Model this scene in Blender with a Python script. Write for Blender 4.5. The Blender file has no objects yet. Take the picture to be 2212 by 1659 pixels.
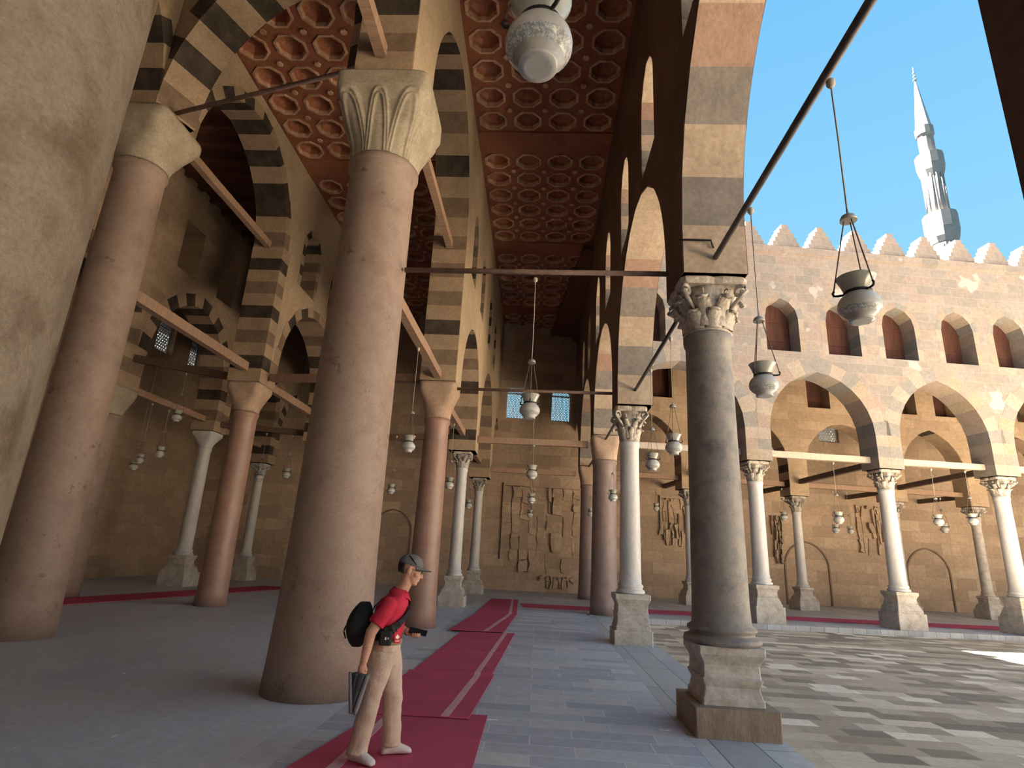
import bpy, bmesh, math, random
from math import sin, cos, pi, radians, sqrt, atan2
from mathutils import Vector, Matrix
random.seed(7)
scn = bpy.context.scene
C = scn.collection

# ------------------------------------------------------------------ helpers
class MB:
    """collects primitive shapes and links them as ONE mesh object"""
    def __init__(s): s.v = []; s.f = []; s.m = []; s.sm = []
    def add(s, vs, fs, mi=0, smooth=False):
        b = len(s.v); s.v += [tuple(p) for p in vs]
        for f in fs: s.f.append(tuple(b + i for i in f)); s.m.append(mi); s.sm.append(smooth)
    def box(s, c, d, mi=0, rot=0):
        x, y, z = d[0] / 2, d[1] / 2, d[2] / 2
        P = [(-x,-y,-z),(x,-y,-z),(x,y,-z),(-x,y,-z),(-x,-y,z),(x,-y,z),(x,y,z),(-x,y,z)]
        cr, sr = cos(rot), sin(rot)
        s.add([(c[0]+p[0]*cr-p[1]*sr, c[1]+p[0]*sr+p[1]*cr, c[2]+p[2]) for p in P],
              [(0,3,2,1),(4,5,6,7),(0,1,5,4),(1,2,6,5),(2,3,7,6),(3,0,4,7)], mi)
    def loft(s, rings, mi=0, smooth=True, cap=True, close=False):
        n = len(rings[0]); b = len(s.v)
        for r in rings: s.v += [tuple(p) for p in r]
        K = len(rings)
        for k in range(K if close else K-1):
            a0 = b+k*n; a1 = b+((k+1) % K)*n
            for i in range(n):
                j = (i+1) % n
                s.f.append((a0+i, a0+j, a1+j, a1+i)); s.m.append(mi); s.sm.append(smooth)
        if cap and not close:
            s.f.append(tuple(b+i for i in reversed(range(n)))); s.m.append(mi); s.sm.append(False)
            s.f.append(tuple(b+(K-1)*n+i for i in range(n))); s.m.append(mi); s.sm.append(False)
    def lathe(s, prof, c=(0,0,0), n=24, mi=0, smooth=True, cap=True):
        s.loft([[(c[0]+r*cos(2*pi*i/n), c[1]+r*sin(2*pi*i/n), c[2]+z) for i in range(n)] for r, z in prof], mi, smooth, cap)
    def squares(s, prof, c=(0,0,0), mi=0, bev=.06):
        R = []
        for h, z in prof:
            b = h*bev
            R.append([(c[0]+x, c[1]+y, c[2]+z) for x, y in ((h-b,-h),(h,-h+b),(h,h-b),(h-b,h),(-h+b,h),(-h,h-b),(-h,-h+b),(-h+b,-h))])
        s.loft(R, mi, False)
    def tube(s, pts, r, n=8, mi=0, smooth=True, cap=True):
        pts = [Vector(p) for p in pts]; rs = r if isinstance(r, (list, tuple)) else [r]*len(pts)
        rings = []; prev = None
        for i, p in enumerate(pts):
            t = (pts[min(i+1, len(pts)-1)]-pts[max(i-1, 0)]).normalized()
            u = prev-t*prev.dot(t) if prev is not None else (Vector((0,0,1)) if abs(t.z) < .9 else Vector((1,0,0)))
            u = (u-t*u.dot(t)).normalized(); w = t.cross(u); prev = u
            rings.append([p+u*rs[i]*cos(2*pi*k/n)+w*rs[i]*sin(2*pi*k/n) for k in range(n)])
        s.loft(rings, mi, smooth, cap)
    def beam(s, a, b, w, h, mi=0):
        a, b = Vector(a), Vector(b); t = (b-a).normalized()
        u = t.cross(Vector((0,0,1))).normalized()*w/2; k = u.normalized().cross(t)*h/2
        s.loft([[p-u-k, p+u-k, p+u+k, p-u+k] for p in (a, b)], mi, False)
    def ellipsoid(s, c, r, mi=0, n=16, m=10, M=None):
        rings = []
        for k in range(m+1):
            t = pi*(k+.02)/(m+.04)
            ring = []
            for i in range(n):
                p = Vector((r[0]*sin(t)*cos(2*pi*i/n), r[1]*sin(t)*sin(2*pi*i/n), -r[2]*cos(t)))
                if M: p = M @ p
                ring.append(p+Vector(c))
            rings.append(ring)
        s.loft(rings, mi, True)
    def build(s, name, mats, parent=None, loc=None, recalc=True):
        me = bpy.data.meshes.new(name)
        me.from_pydata(s.v, [], s.f)
        for m in (mats if isinstance(mats, (list, tuple)) else [mats]): me.materials.append(m)
        me.polygons.foreach_set('material_index', s.m); me.polygons.foreach_set('use_smooth', s.sm)
        if recalc:
            bm = bmesh.new(); bm.from_mesh(me); bmesh.ops.recalc_face_normals(bm, faces=bm.faces); bm.to_mesh(me); bm.free()
        o = bpy.data.objects.new(name, me); C.objects.link(o)
        if parent: o.parent = parent
        if loc: o.location = loc
        return o
def tag(o, label=None, cat=None, group=None, kind=None):
    if label: o['label'] = label
    if cat: o['category'] = cat
    if group: o['group'] = group
    if kind: o['kind'] = kind
    return o
def empty(name, loc=(0,0,0), rz=0):
    o = bpy.data.objects.new(name, None); C.objects.link(o); o.location = loc; o.rotation_euler = (0,0,rz)
    o.empty_display_size = .1
    return o
def copy_tree(o, parent=None):
    c = o.copy(); C.objects.link(c)
    if parent: c.parent = parent
    for ch in o.children: copy_tree(ch, c)
    return c

# ------------------------------------------------------------------ materials
def mat(name, rough=.8, spec=.3):
    m = bpy.data.materials.new(name); m.use_nodes = True
    nt = m.node_tree; b = nt.nodes['Principled BSDF']
    b.inputs['Roughness'].default_value = rough; b.inputs['Specular IOR Level'].default_value = spec
    return m, nt, b
def N(nt, t, **kw):
    n = nt.nodes.new(t)
    for k, v in kw.items():
        if k in n.inputs: n.inputs[k].default_value = v
        else: setattr(n, k, v)
    return n
def L(nt, a, b): nt.links.new(a, b)
def ramp(nt, fac, stops, interp='LINEAR'):
    r = nt.nodes.new('ShaderNodeValToRGB'); r.color_ramp.interpolation = interp
    e = r.color_ramp.elements
    while len(e) > 1: e.remove(e[-1])
    e[0].position = stops[0][0]; e[0].color = (*stops[0][1], 1)
    for p, c in stops[1:]:
        x = e.new(p); x.color = (*c, 1)
    L(nt, fac, r.inputs[0]); return r.outputs[0]
def mixc(nt, fac, a, b, mode='MIX'):
    n = nt.nodes.new('ShaderNodeMix'); n.data_type = 'RGBA'; n.blend_type = mode
    for sck, v in ((n.inputs[0], fac), (n.inputs[6], a), (n.inputs[7], b)):
        if isinstance(v, (int, float)): sck.default_value = v
        elif isinstance(v, tuple): sck.default_value = (*v, 1)
        else: L(nt, v, sck)
    return n.outputs[2]
def coords(nt, kind='Object', scale=(1,1,1), swz=None):
    tc = nt.nodes.new('ShaderNodeTexCoord'); out = tc.outputs[kind]
    if swz:
        sp = nt.nodes.new('ShaderNodeSeparateXYZ'); L(nt, out, sp.inputs[0])
        cb = nt.nodes.new('ShaderNodeCombineXYZ')
        for i, a in enumerate(swz):
            if a in 'XYZ': L(nt, sp.outputs[a], cb.inputs[i])
        out = cb.outputs[0]
    mp = nt.nodes.new('ShaderNodeMapping'); mp.inputs['Scale'].default_value = scale; L(nt, out, mp.inputs[0])
    return mp.outputs[0]
def bump(nt, b, h, strength=.3, dist=.02):
    n = N(nt, 'ShaderNodeBump', Strength=strength, Distance=dist); L(nt, h, n.inputs['Height']); L(nt, n.outputs[0], b.inputs['Normal'])
def noise(nt, v, scale, detail=4, rough=.6):
    n = N(nt, 'ShaderNodeTexNoise', Scale=scale, Detail=detail, Roughness=rough); L(nt, v, n.inputs['Vector']); return n.outputs['Fac']

def stone_blocks(name, cols, bw=.75, bh=.36, mortar=(.3,.25,.2), swz='XZ', stain=(.5,.42,.34), stain_amt=.5, rough=.9, ms=.006, bmp=.4, patch=None):
    m, nt, b = mat(name, rough, .15)
    v = coords(nt, 'Object', (1,1,1), swz)
    wv = N(nt, 'ShaderNodeTexNoise', Scale=1.3, Detail=2); L(nt, v, wv.inputs['Vector'])
    off = nt.nodes.new('ShaderNodeVectorMath'); off.operation = 'MULTIPLY_ADD'
    L(nt, wv.outputs['Color'], off.inputs[0]); off.inputs[1].default_value = (.03,.03,0); L(nt, v, off.inputs[2])
    br = N(nt, 'ShaderNodeTexBrick', Scale=1.0, **{'Mortar Size': ms, 'Brick Width': bw, 'Row Height': bh, 'Color1': (0,0,0,1), 'Color2': (1,1,1,1), 'Mortar': (.5,.5,.5,1), 'Mortar Smooth': .3, 'Bias': 0.0})
    L(nt, off.outputs[0], br.inputs['Vector'])
    n = len(cols)
    col = ramp(nt, br.outputs['Color'], [(i/n, c) for i, c in enumerate(cols)], 'CONSTANT' if n > 2 else 'LINEAR')
    n1 = noise(nt, v, .7, 5); n2 = noise(nt, v, 7, 6, .7)
    st = ramp(nt, n1, [(.42, (0,0,0)), (.68, (1,1,1))])
    f = nt.nodes.new('ShaderNodeMath'); f.operation = 'MULTIPLY'; L(nt, st, f.inputs[0]); f.inputs[1].default_value = stain_amt
    col = mixc(nt, f.outputs[0], col, stain)
    gr = ramp(nt, n2, [(.3, (.72,.72,.72)), (.7, (1.12,1.12,1.12))])
    col = mixc(nt, .8, col, gr, 'MULTIPLY')
    if patch:
        pf = ramp(nt, noise(nt, v, .9, 3), [(.62, (0,0,0)), (.66, (1,1,1))]); col = mixc(nt, pf, col, patch)
    col = mixc(nt, br.outputs['Fac'], col, mortar)
    L(nt, col, b.inputs['Base Color'])
    inv = nt.nodes.new('ShaderNodeMath'); inv.operation = 'MULTIPLY_ADD'; L(nt, br.outputs['Fac'], inv.inputs[0]); inv.inputs[1].default_value = -1.0; L(nt, n2, inv.inputs[2])
    bump(nt, b, inv.outputs[0], bmp, .015)
    return m
def noisy(name, c1, c2, scale=6, rough=.7, spec=.3, bmp=.15, stretch=(1,1,1), c3=None, fine=40, pits=False):
    m, nt, b = mat(name, rough, spec)
    v = coords(nt, 'Object', stretch)
    a = noise(nt, v, scale, 6, .65); f = noise(nt, v, fine, 3, .6)
    stops = [(.32, c1), (.68, c2)] if c3 is None else [(.3, c1), (.52, c2), (.7, c3)]
    col = ramp(nt, a, stops)
    gr = ramp(nt, f, [(.3, (.75,.75,.75)), (.7, (1.15,1.15,1.15))])
    col = mixc(nt, .7, col, gr, 'MULTIPLY')
    h = f
    if pits:
        p = noise(nt, v, 3.2, 8, .72); pm = ramp(nt, p, [(.33, (.45,.42,.4)), (.40, (1,1,1))]); col = mixc(nt, 1, col, pm, 'MULTIPLY'); h = p
    L(nt, col, b.inputs['Base Color'])
    bump(nt, b, h, bmp, .02)
    return m
def plain(name, c, rough=.6, spec=.3, metal=0):
    m, nt, b = mat(name, rough, spec); b.inputs['Base Color'].default_value = (*c, 1); b.inputs['Metallic'].default_value = metal
    return m

M = {}
M['wall_in'] = stone_blocks('sandstone_interior', [(.40,.30,.205),(.44,.335,.235),(.365,.27,.19),(.42,.315,.225)], .8, .38, (.28,.20,.13), stain=(.32,.235,.155), stain_amt=.55)
M['wall_back'] = stone_blocks('sandstone_back_wall', [(.488,.368,.267),(.431,.323,.232),(.522,.403,.295),(.386,.289,.210),(.471,.352,.249)], .95, .5, (.272,.199,.141), stain=(.352,.272,.204), stain_amt=.6)
M['facade'] = stone_blocks('courtyard_facade_stone', [(.264,.227,.205),(.242,.212,.196),(.283,.244,.218),(.222,.204,.192),(.271,.223,.205),(.249,.227,.218)], .62, .34, (.322,.276,.237), stain=(.192,.176,.166), stain_amt=.5, patch=(.322,.313,.305))
M['shaded_plaster'] = noisy('shade_darkened_plaster', (.095,.062,.050), (.15,.10,.08), 1.2, .9, .1, .2, fine=14)  # backlit shade of the right arcade wall, put into the plaster colour
M['plaster'] = noisy('smooth_plaster', (.387,.298,.206), (.464,.364,.255), 1.6, .9, .1, .1, fine=14)
M['v_tan'] = noisy('voussoir_tan', (.306,.221,.149), (.396,.297,.207), 3, .85, .2, .25, fine=22)
M['v_dark'] = noisy('voussoir_charcoal', (.032,.026,.022), (.085,.067,.052), 3, .85, .2, .25, fine=22)
M['v_mid'] = noisy('voussoir_umber', (.17,.12,.085), (.24,.175,.125), 3, .85, .2, .25, fine=22)
M['v_pale'] = noisy('voussoir_pale', (.315,.249,.192), (.411,.337,.266), 2.5, .85, .2, .3, fine=16)
M['v_ochre'] = noisy('voussoir_ochre', (.307,.202,.113), (.381,.271,.162), 2.5, .85, .2, .4, fine=14)
M['v_red'] = noisy('voussoir_rose', (.251,.166,.130), (.324,.227,.182), 2.5, .85, .2, .3, fine=16)
M['v_grey'] = noisy('voussoir_grey', (.154,.141,.130), (.227,.206,.191), 2.5, .85, .2, .3, fine=16)
M['granite_pink'] = noisy('pink_granite', (.234,.162,.130), (.317,.238,.196), 2.2, .55, .35, .35, c3=(.275,.196,.162), fine=60, pits=True)
M['granite_red'] = noisy('red_granite', (.29,.175,.135), (.38,.24,.19), 2.5, .38, .5, .15, fine=60)
M['granite_grey'] = noisy('dark_grey_granite', (.093,.093,.102), (.230,.212,.191), 3.0, .5, .4, .3, c3=(.145,.140,.140), fine=70)
M['granite_rose'] = noisy('grey_rose_granite', (.204,.145,.132), (.281,.212,.196), 3, .5, .4, .2, fine=70)
M['granite_pale'] = noisy('pale_speckled_granite', (.094,.064,.038), (.187,.153,.113), 3.2, .6, .35, .4, c3=(.122,.091,.059), fine=55)
M['marble'] = noisy('white_marble', (.465,.465,.465), (.620,.620,.613), 2.0, .45, .4, .12, stretch=(2,2,.35), fine=30)
M['marble_old'] = noisy('weathered_marble', (.336,.304,.264), (.560,.536,.496), 4, .7, .3, .35, fine=24)
M['cap_stone'] = noisy('capital_limestone', (.303,.260,.195), (.418,.368,.289), 3, .8, .2, .25, fine=26)
M['cap_brown'] = noisy('capital_sandstone', (.36,.25,.18), (.46,.34,.25), 4, .8, .2, .25, fine=26)
M['cap_ruddy'] = noisy('carved_leaf_stone', (.246,.213,.180), (.558,.517,.459), 9, .8, .2, .5, fine=34)
M['block_brown'] = noisy('brown_plinth_stone', (.204,.153,.111), (.323,.255,.196), 3, .7, .3, .25, fine=24, stretch=(3,3,.6))
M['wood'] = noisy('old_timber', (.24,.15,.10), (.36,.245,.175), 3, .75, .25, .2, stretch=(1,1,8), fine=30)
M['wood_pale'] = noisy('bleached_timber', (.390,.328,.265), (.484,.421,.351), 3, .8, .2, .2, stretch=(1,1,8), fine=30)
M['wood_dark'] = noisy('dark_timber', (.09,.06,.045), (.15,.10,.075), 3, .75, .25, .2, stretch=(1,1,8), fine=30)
M['coffer'] = noisy('painted_coffer_wood', (.206,.065,.036), (.310,.116,.069), 1.2, .6, .3, .3, c3=(.241,.095,.060), fine=18)
M['coffer_rim'] = noisy('worn_gilt_coffer_rim', (.371,.197,.116), (.674,.464,.325), 4, .6, .3, .3, fine=20)
M['coffer_cup'] = noisy('coffer_bowl_wood', (.292,.103,.052), (.430,.181,.099), 2, .5, .35, .2, fine=16)
M['plank'] = noisy('ceiling_planks', (.10,.045,.03), (.17,.08,.055), 2, .8, .2, .3, stretch=(.3,5,1), fine=20)
M['iron'] = plain('dark_iron', (.035,.033,.033), .5, .5, .6)
M['iron_rust'] = noisy('rusted_iron', (.14,.09,.075), (.22,.15,.125), 8, .7, .3, .1, fine=40)
M['iron_dark'] = noisy('blackened_iron', (.035,.033,.036), (.075,.068,.07), 6, .5, .4, .1, fine=40)
M['cord'] = plain('lamp_cord', (.36,.33,.29), .8, .2)
M['cap_tin'] = plain('lamp_cap_tin', (.336,.328,.304), .45, .5, .3)
M['lattice'] = plain('stucco_lattice', (.55,.58,.60), .8, .2)

def glass_opal(name, c, rough=.12):
    m, nt, b = mat(name, rough, .5)
    v = coords(nt, 'Object'); n = noise(nt, v, 28, 5, .7)
    col = ramp(nt, n, [(.35, tuple(x*.86 for x in c)), (.65, c)])
    L(nt, col, b.inputs['Base Color'])
    b.inputs['Subsurface Weight'].default_value = .25; b.inputs['Subsurface Radius'].default_value = (.05,.05,.05)
    return m
M['opal'] = glass_opal('milk_glass', (.514,.514,.489))
M['opal_neck'] = glass_opal('grey_green_glass', (.400,.416,.368))
def opal_band():
    m, nt, b = mat('painted_flower_band', .25, .5)
    v = coords(nt, 'Object', (1,1,1)); n = noise(nt, v, 75, 4, .8)
    col = ramp(nt, n, [(.47, (.27,.30,.31)), (.56, (.56,.57,.55))]); L(nt, col, b.inputs['Base Color']); return m
M['opal_band'] = opal_band()

def floor_mat(name, cols, bw, bh, mortar, swz='XY', rough=.45, ms=.006, wear=(.3,.3,.3), wear_amt=.3, fleck=None, rot=0, off=.5):
    m, nt, b = mat(name, rough, .35)
    v = coords(nt, 'Object', (1,1,1), swz)
    if rot:
        mp = nt.nodes.new('ShaderNodeMapping'); mp.inputs['Rotation'].default_value = (0,0,rot); L(nt, v, mp.inputs[0]); v = mp.outputs[0]
    br = N(nt, 'ShaderNodeTexBrick', Scale=1.0, **{'Mortar Size': ms, 'Brick Width': bw, 'Row Height': bh, 'Color1': (0,0,0,1), 'Color2': (1,1,1,1), 'Mortar': (.5,.5,.5,1), 'Bias': 0.0})
    br.offset = off; br.squash = 1.4; br.squash_frequency = 3; b.inputs['Specular IOR Level'].default_value = .18
    L(nt, v, br.inputs['Vector'])
    n = len(cols); col = ramp(nt, br.outputs['Color'], [(i/n, c) for i, c in enumerate(cols)], 'CONSTANT')
    n1 = noise(nt, v, .8, 6, .65); n2 = noise(nt, v, 9, 5, .7)
    f = nt.nodes.new('ShaderNodeMath'); f.operation = 'MULTIPLY'; L(nt, ramp(nt, n1, [(.4,(0,0,0)),(.7,(1,1,1))]), f.inputs[0]); f.inputs[1].default_value = wear_amt
    col = mixc(nt, f.outputs[0], col, wear)
    col = mixc(nt, .7, col, ramp(nt, n2, [(.3,(.75,.75,.75)),(.7,(1.15,1.15,1.15))]), 'MULTIPLY')
    if fleck:
        w = nt.nodes.new('ShaderNodeMapping'); w.inputs['Scale'].default_value = (1.0,2.6,1); L(nt, v, w.inputs[0])
        fl = noise(nt, w.outputs[0], 1.9, 4, .62); col = mixc(nt, ramp(nt, fl, [(.685,(0,0,0)),(.70,(1,1,1))]), col, fleck)
    col = mixc(nt, br.outputs['Fac'], col, mortar)
    L(nt, col, b.inputs['Base Color'])
    L(nt, ramp(nt, n2, [(.3,(rough-.1,)*3),(.7,(rough+.15,)*3)]), b.inputs['Roughness'])
    inv = nt.nodes.new('ShaderNodeMath'); inv.operation = 'MULTIPLY_ADD'; L(nt, br.outputs['Fac'], inv.inputs[0]); inv.inputs[1].default_value = -1.0; L(nt, n2, inv.inputs[2])
    bump(nt, b, inv.outputs[0], .2, .006)
    return m
M['floor'] = floor_mat('aisle_slabs', [(.448,.473,.532),(.526,.547,.585),(.381,.405,.468),(.482,.507,.550),(.582,.587,.585),(.414,.439,.503),(.504,.530,.579)], .78, .27, (.616,.627,.655), rough=.55, wear=(.437,.467,.538), wear_amt=.6, fleck=(.896,.900,.900))
M['floor_left'] = floor_mat('left_aisle_slabs', [(.525,.561,.644),(.550,.587,.665),(.506,.541,.623),(.538,.568,.637)], 1.9, .55, (.640,.673,.728), swz='YX', rough=.5, ms=.004, wear=(.461,.495,.588), wear_amt=.5, fleck=(.900,.900,.900))
M['court'] = floor_mat('courtyard_marble', [(.559,.457,.327),(.322,.260,.187),(.667,.557,.414),(.429,.340,.241),(.596,.488,.350),(.900,.785,.611),(.371,.292,.206),(.514,.409,.288),(.275,.217,.161),(.740,.620,.459)], .50, .29, (.454,.389,.322), rough=.75, wear=(.625,.536,.434), wear_amt=.25, off=.37)
M['kerb'] = floor_mat('pale_kerb_slabs', [(.476,.489,.493),(.408,.421,.433),(.535,.544,.544),(.442,.451,.451)], 1.5, .42, (.119,.128,.136), swz='YX', rough=.5, wear=(.391,.412,.433), wear_amt=.4)
def carpet(name, c1, c2):
    m, nt, b = mat(name, .95, .05); v = coords(nt, 'Object'); n = noise(nt, v, 260, 2, .7); n2 = noise(nt, v, 2.2, 4)
    col = ramp(nt, n, [(.3, c1), (.7, c2)]); col = mixc(nt, .5, col, ramp(nt, n2, [(.35,(.85,.85,.85)),(.65,(1.1,1.1,1.1))]), 'MULTIPLY')
    L(nt, col, b.inputs['Base Color']); bump(nt, b, n, .5, .004); return m
M['carpet'] = carpet('crimson_carpet', (.40,.068,.120), (.58,.120,.190))
M['stripe'] = carpet('pink_carpet_stripe', (.56,.30,.32), (.70,.42,.43))

# ------------------------------------------------------------------ layout (metres, floor z = 0, camera at x = y = 0)
RX, LX, QX, PX, WX = 1.98, -2.41, -7.77, -11.6, -15.5
RY = [-8.4, -3.6, 1.30, 6.62, 12.35, 17.83, 23.62]
LY = [-4.5, 1.62, 7.0, 12.89, 17.75, 23.26]
QY = [-3.0, 3.0, 9.0, 14.36, 19.6, 24.0]
PY = [4.8, 9.6, 14.4, 19.2, 23.4]
PH = .1156
ZC = 12.35
def far(off, d=0): return (RX+off*cos(PH)-d*sin(PH), 17.83+off*sin(PH)+d*cos(PH))

# ------------------------------------------------------------------ arcades
def arch_pts(s0, s1, zs, za, n=9):
    a = (s1-s0)/2; b = za-zs; m = (s0+s1)/2
    if b <= a*1.02: b = a*1.02
    r = (a*a+b*b)/(2*a); cl = s0+r
    t1 = math.asin(min(1, b/r))
    Lp = [(cl-r*cos(t1*k/n), zs+r*sin(t1*k/n)) for k in range(n+1)]
    Rp = [(s0+s1-x, z) for x, z in reversed(Lp[:-1])]
    return Lp+Rp
def offset(path, d):
    out = []
    for i, p in enumerate(path):
        a = Vector(path[max(i-1,0)]); c = Vector(path[min(i+1,len(path)-1)])
        t = (c-a).normalized(); nrm = Vector((-t.y, t.x)); out.append((p[0]+nrm.x*d, p[1]+nrm.y*d))
    return out
def ring(mb, path, t, th, nm, seq, proud=.012, alt=True, face=None):
    """voussoirs along path; t = thickness outward, th = wall thickness"""
    nl = len(path)-1
    inner = offset(path, -proud)
    for k in range(nl):
        tt = t[k] if isinstance(t, list) else t*(1 if (k % 2 == 0 or not alt) else .86)
        outer = offset(path, tt)
        a, b, c, d = inner[k], inner[k+1], outer[k+1], outer[k]
        h = th/2+(proud+(.004 if k % 2 else 0) if face is None else face)
        vs = [(p[0], -h, p[1]) for p in (a,b,c,d)]+[(p[0], h, p[1]) for p in (a,b,c,d)]
        mb.add(vs, [(0,1,2,3),(7,6,5,4),(0,4,5,1),(1,5,6,2),(2,6,7,3),(3,7,4,0)], seq(k, nl))
def alternating(n):   # two stones in turn
    return lambda k, nl: (k if k < nl/2 else nl-1-k) % n
def mixed(rng, w):
    return lambda k, nl: rng.choices(range(len(w)), w)[0]
def arcade(name, p0, ang, piers, arches, zt, th, wmat, rmats, seq, windows=(), zig=None, course=.36, rt=.40, ends=(0,0), ring_n=8, label=None, face=None):
    """piers: (s, half width, bottom z); arches: (spring, apex) between neighbours"""
    out = [(piers[0][0]-piers[0][1]-ends[0], zt), (piers[0][0]-piers[0][1]-ends[0], piers[0][2])]
    paths = []
    for i, (zs, za) in enumerate(arches):
        s0 = piers[i][0]+piers[i][1]; s1 = piers[i+1][0]-piers[i+1][1]
        ap = arch_pts(s0, s1, zs, za, ring_n)
        out += [(s0, piers[i][2])]+arch_pts(s0, s1, zs, za, 16)+[(s1, piers[i+1][2])]
        def pier_path(s, z0, z1):
            n = max(1, round((z1-z0)/course)); return [(s, z0+(z1-z0)*k/n) for k in range(n+1)]
        up = pier_path(s0, piers[i][2], zs); dn = pier_path(s1, piers[i+1][2], zs)[::-1]
        paths.append((up[:-1]+ap+dn[1:], len(up)-1, len(dn)-1, piers[i][1], piers[i+1][1]))
    out += [(piers[-1][0]+piers[-1][1]+ends[1], piers[-1][2]), (piers[-1][0]+piers[-1][1]+ends[1], zt)]
    if zig: out += zig(out[-1][0], out[0][0], zt)
    cu = bpy.data.curves.new(name, 'CURVE'); cu.dimensions = '2D'; cu.fill_mode = 'BOTH'; cu.extrude = th/2
    def poly(pts):
        sp = cu.splines.new('POLY'); sp.points.add(len(pts)-1); sp.use_cyclic_u = True
        for p, q in zip(sp.points, pts): p.co = (q[0], q[1], 0, 1)
    poly(out)
    for (s, w, zb, zp, kind) in windows:
        poly([(s-w/2, zb), (s+w/2, zb)]+((arch_pts(s-w/2, s+w/2, zp-w*.62, zp, 8)[::-1]) if kind == 'pointed' else [(s+w/2, zp), (s-w/2, zp)]))
    co = bpy.data.objects.new(name+'_outline', cu); C.objects.link(co)
    me = bpy.data.meshes.new_from_object(co.evaluated_get(bpy.context.evaluated_depsgraph_get()))
    bpy.data.objects.remove(co); bpy.data.curves.remove(cu)
    me.transform(Matrix(((1,0,0,0),(0,0,-1,0),(0,1,0,0),(0,0,0,1))))
    bm = bmesh.new(); bm.from_mesh(me); bmesh.ops.remove_doubles(bm, verts=bm.verts, dist=1e-5); bmesh.ops.recalc_face_normals(bm, faces=bm.faces); bm.to_mesh(me); bm.free()
    me.name = name; me.materials.clear(); me.materials.append(wmat)
    for p in me.polygons: p.use_smooth = False; p.material_index = 0
    w = bpy.data.objects.new(name, me); C.objects.link(w); w.location = (p0[0], p0[1], 0); w.rotation_euler = (0,0,ang); w['kind'] = 'structure'
    if label: w['label'] = label
    for path, nu, nd, h0, h1 in paths:
        nl = len(path)-1
        t = []
        for k in range(nl):
            if k < nu: t.append(h0-.003)
            elif k >= nl-nd: t.append(h1-.003)
            else: t.append((rt if k % 2 == 0 else rt*.84))
        mb = MB(); ring(mb, path, t, th, len(rmats), seq, face=face); mb.build('arch_voussoirs', rmats, w)
    for (s, ww, zb, zp, kind) in windows:
        if kind != 'pointed': continue
        ap = arch_pts(s-ww/2, s+ww/2, zp-ww*.62, zp, 3); z0 = zp-ww*.62
        nn = max(2, round((z0-zb)/.36))
        path = [(s-ww/2, zb+(z0-zb)*k/nn) for k in range(nn)]+ap+[(s+ww/2, zb+(z0-zb)*k/nn) for k in reversed(range(nn))]
        mb = MB(); ring(mb, path, .2, th, len(rmats), seq, .01, face=face); mb.build('window_voussoirs', rmats, w)
    return w
rng = random.Random(3)
INM = [M['v_tan'], M['v_dark'], M['v_mid']]
def in_seq(k, nl):
    j = k if k < nl/2 else nl-1-k
    return (1 if rng.random() < .62 else 2) if j % 2 else 0
OUTM = [M['v_pale'], M['v_ochre'], M['v_red'], M['v_grey']]
FAM = [noisy('facade_voussoir_pale', (.268,.228,.197),(.307,.267,.231),2.5,.85,.2,.3,fine=16), noisy('facade_voussoir_ochre', (.253,.209,.158),(.291,.242,.189),2.5,.85,.2,.3,fine=16), noisy('facade_voussoir_rose', (.236,.187,.163),(.275,.224,.197),2.5,.85,.2,.3,fine=16), noisy('facade_voussoir_grey', (.177,.170,.163),(.229,.216,.207),2.5,.85,.2,.3,fine=16)]
def out_seq(k, nl):
    j = k if k < nl/2 else nl-1-k
    return rng.choice([3,2,3]) if j % 2 else rng.choice([0,0,1])
def zigzag(x1, x0, zt):
    pts = []; x = x1
    while x-1.3 > x0:
        for i in range(5): pts += [(x-.1-.1*i, zt+.2*i), (x-.1-.1*i, zt+.2*(i+1))]
        for i in reversed(range(5)): pts += [(x-1.2+.1*i, zt+.2*(i+1)), (x-1.2+.1*i, zt+.2*i)]
        x -= 1.3
    return pts
def mids(S, d, only=None): 
    r = []
    for i in range(len(S)-1):
        if only is not None and i not in only: continue
        m = (S[i]+S[i+1])/2; r += [m-d, m+d]
    return r
def right_seq(k, nl):
    j = k if k < nl/2 else nl-1-k
    return (0,3,0,3,2,0,0,1,0,1,2,0)[j % 12]
# right-hand arcade on the courtyard: local x runs along +y
rp = [(y, .43 if y != 1.30 else .45, z) for y, z in zip(RY, (4.8,4.8,2.6,4.87,4.75,5.2,5.1))]+[(28.2, .4, 0)]
ra = [(5.6,8.0),(5.6,8.0),(5.5,8.25),(5.4,7.25),(5.4,7.35),(5.4,7.4),(5.4,7.4)]
wr = [(s, 1.15, 7.95, 10.0, 'pointed') for s in mids(RY[2:], 1.3)]
W_R = arcade('wall_right', (RX,0), pi/2, rp, ra, 12.6, .76, M['shaded_plaster'], OUTM, right_seq, wr, zigzag, ends=(6,.6), face=-.012, course=.50, ring_n=6, label='striped stone arcade wall between the aisle and the courtyard')
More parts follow.
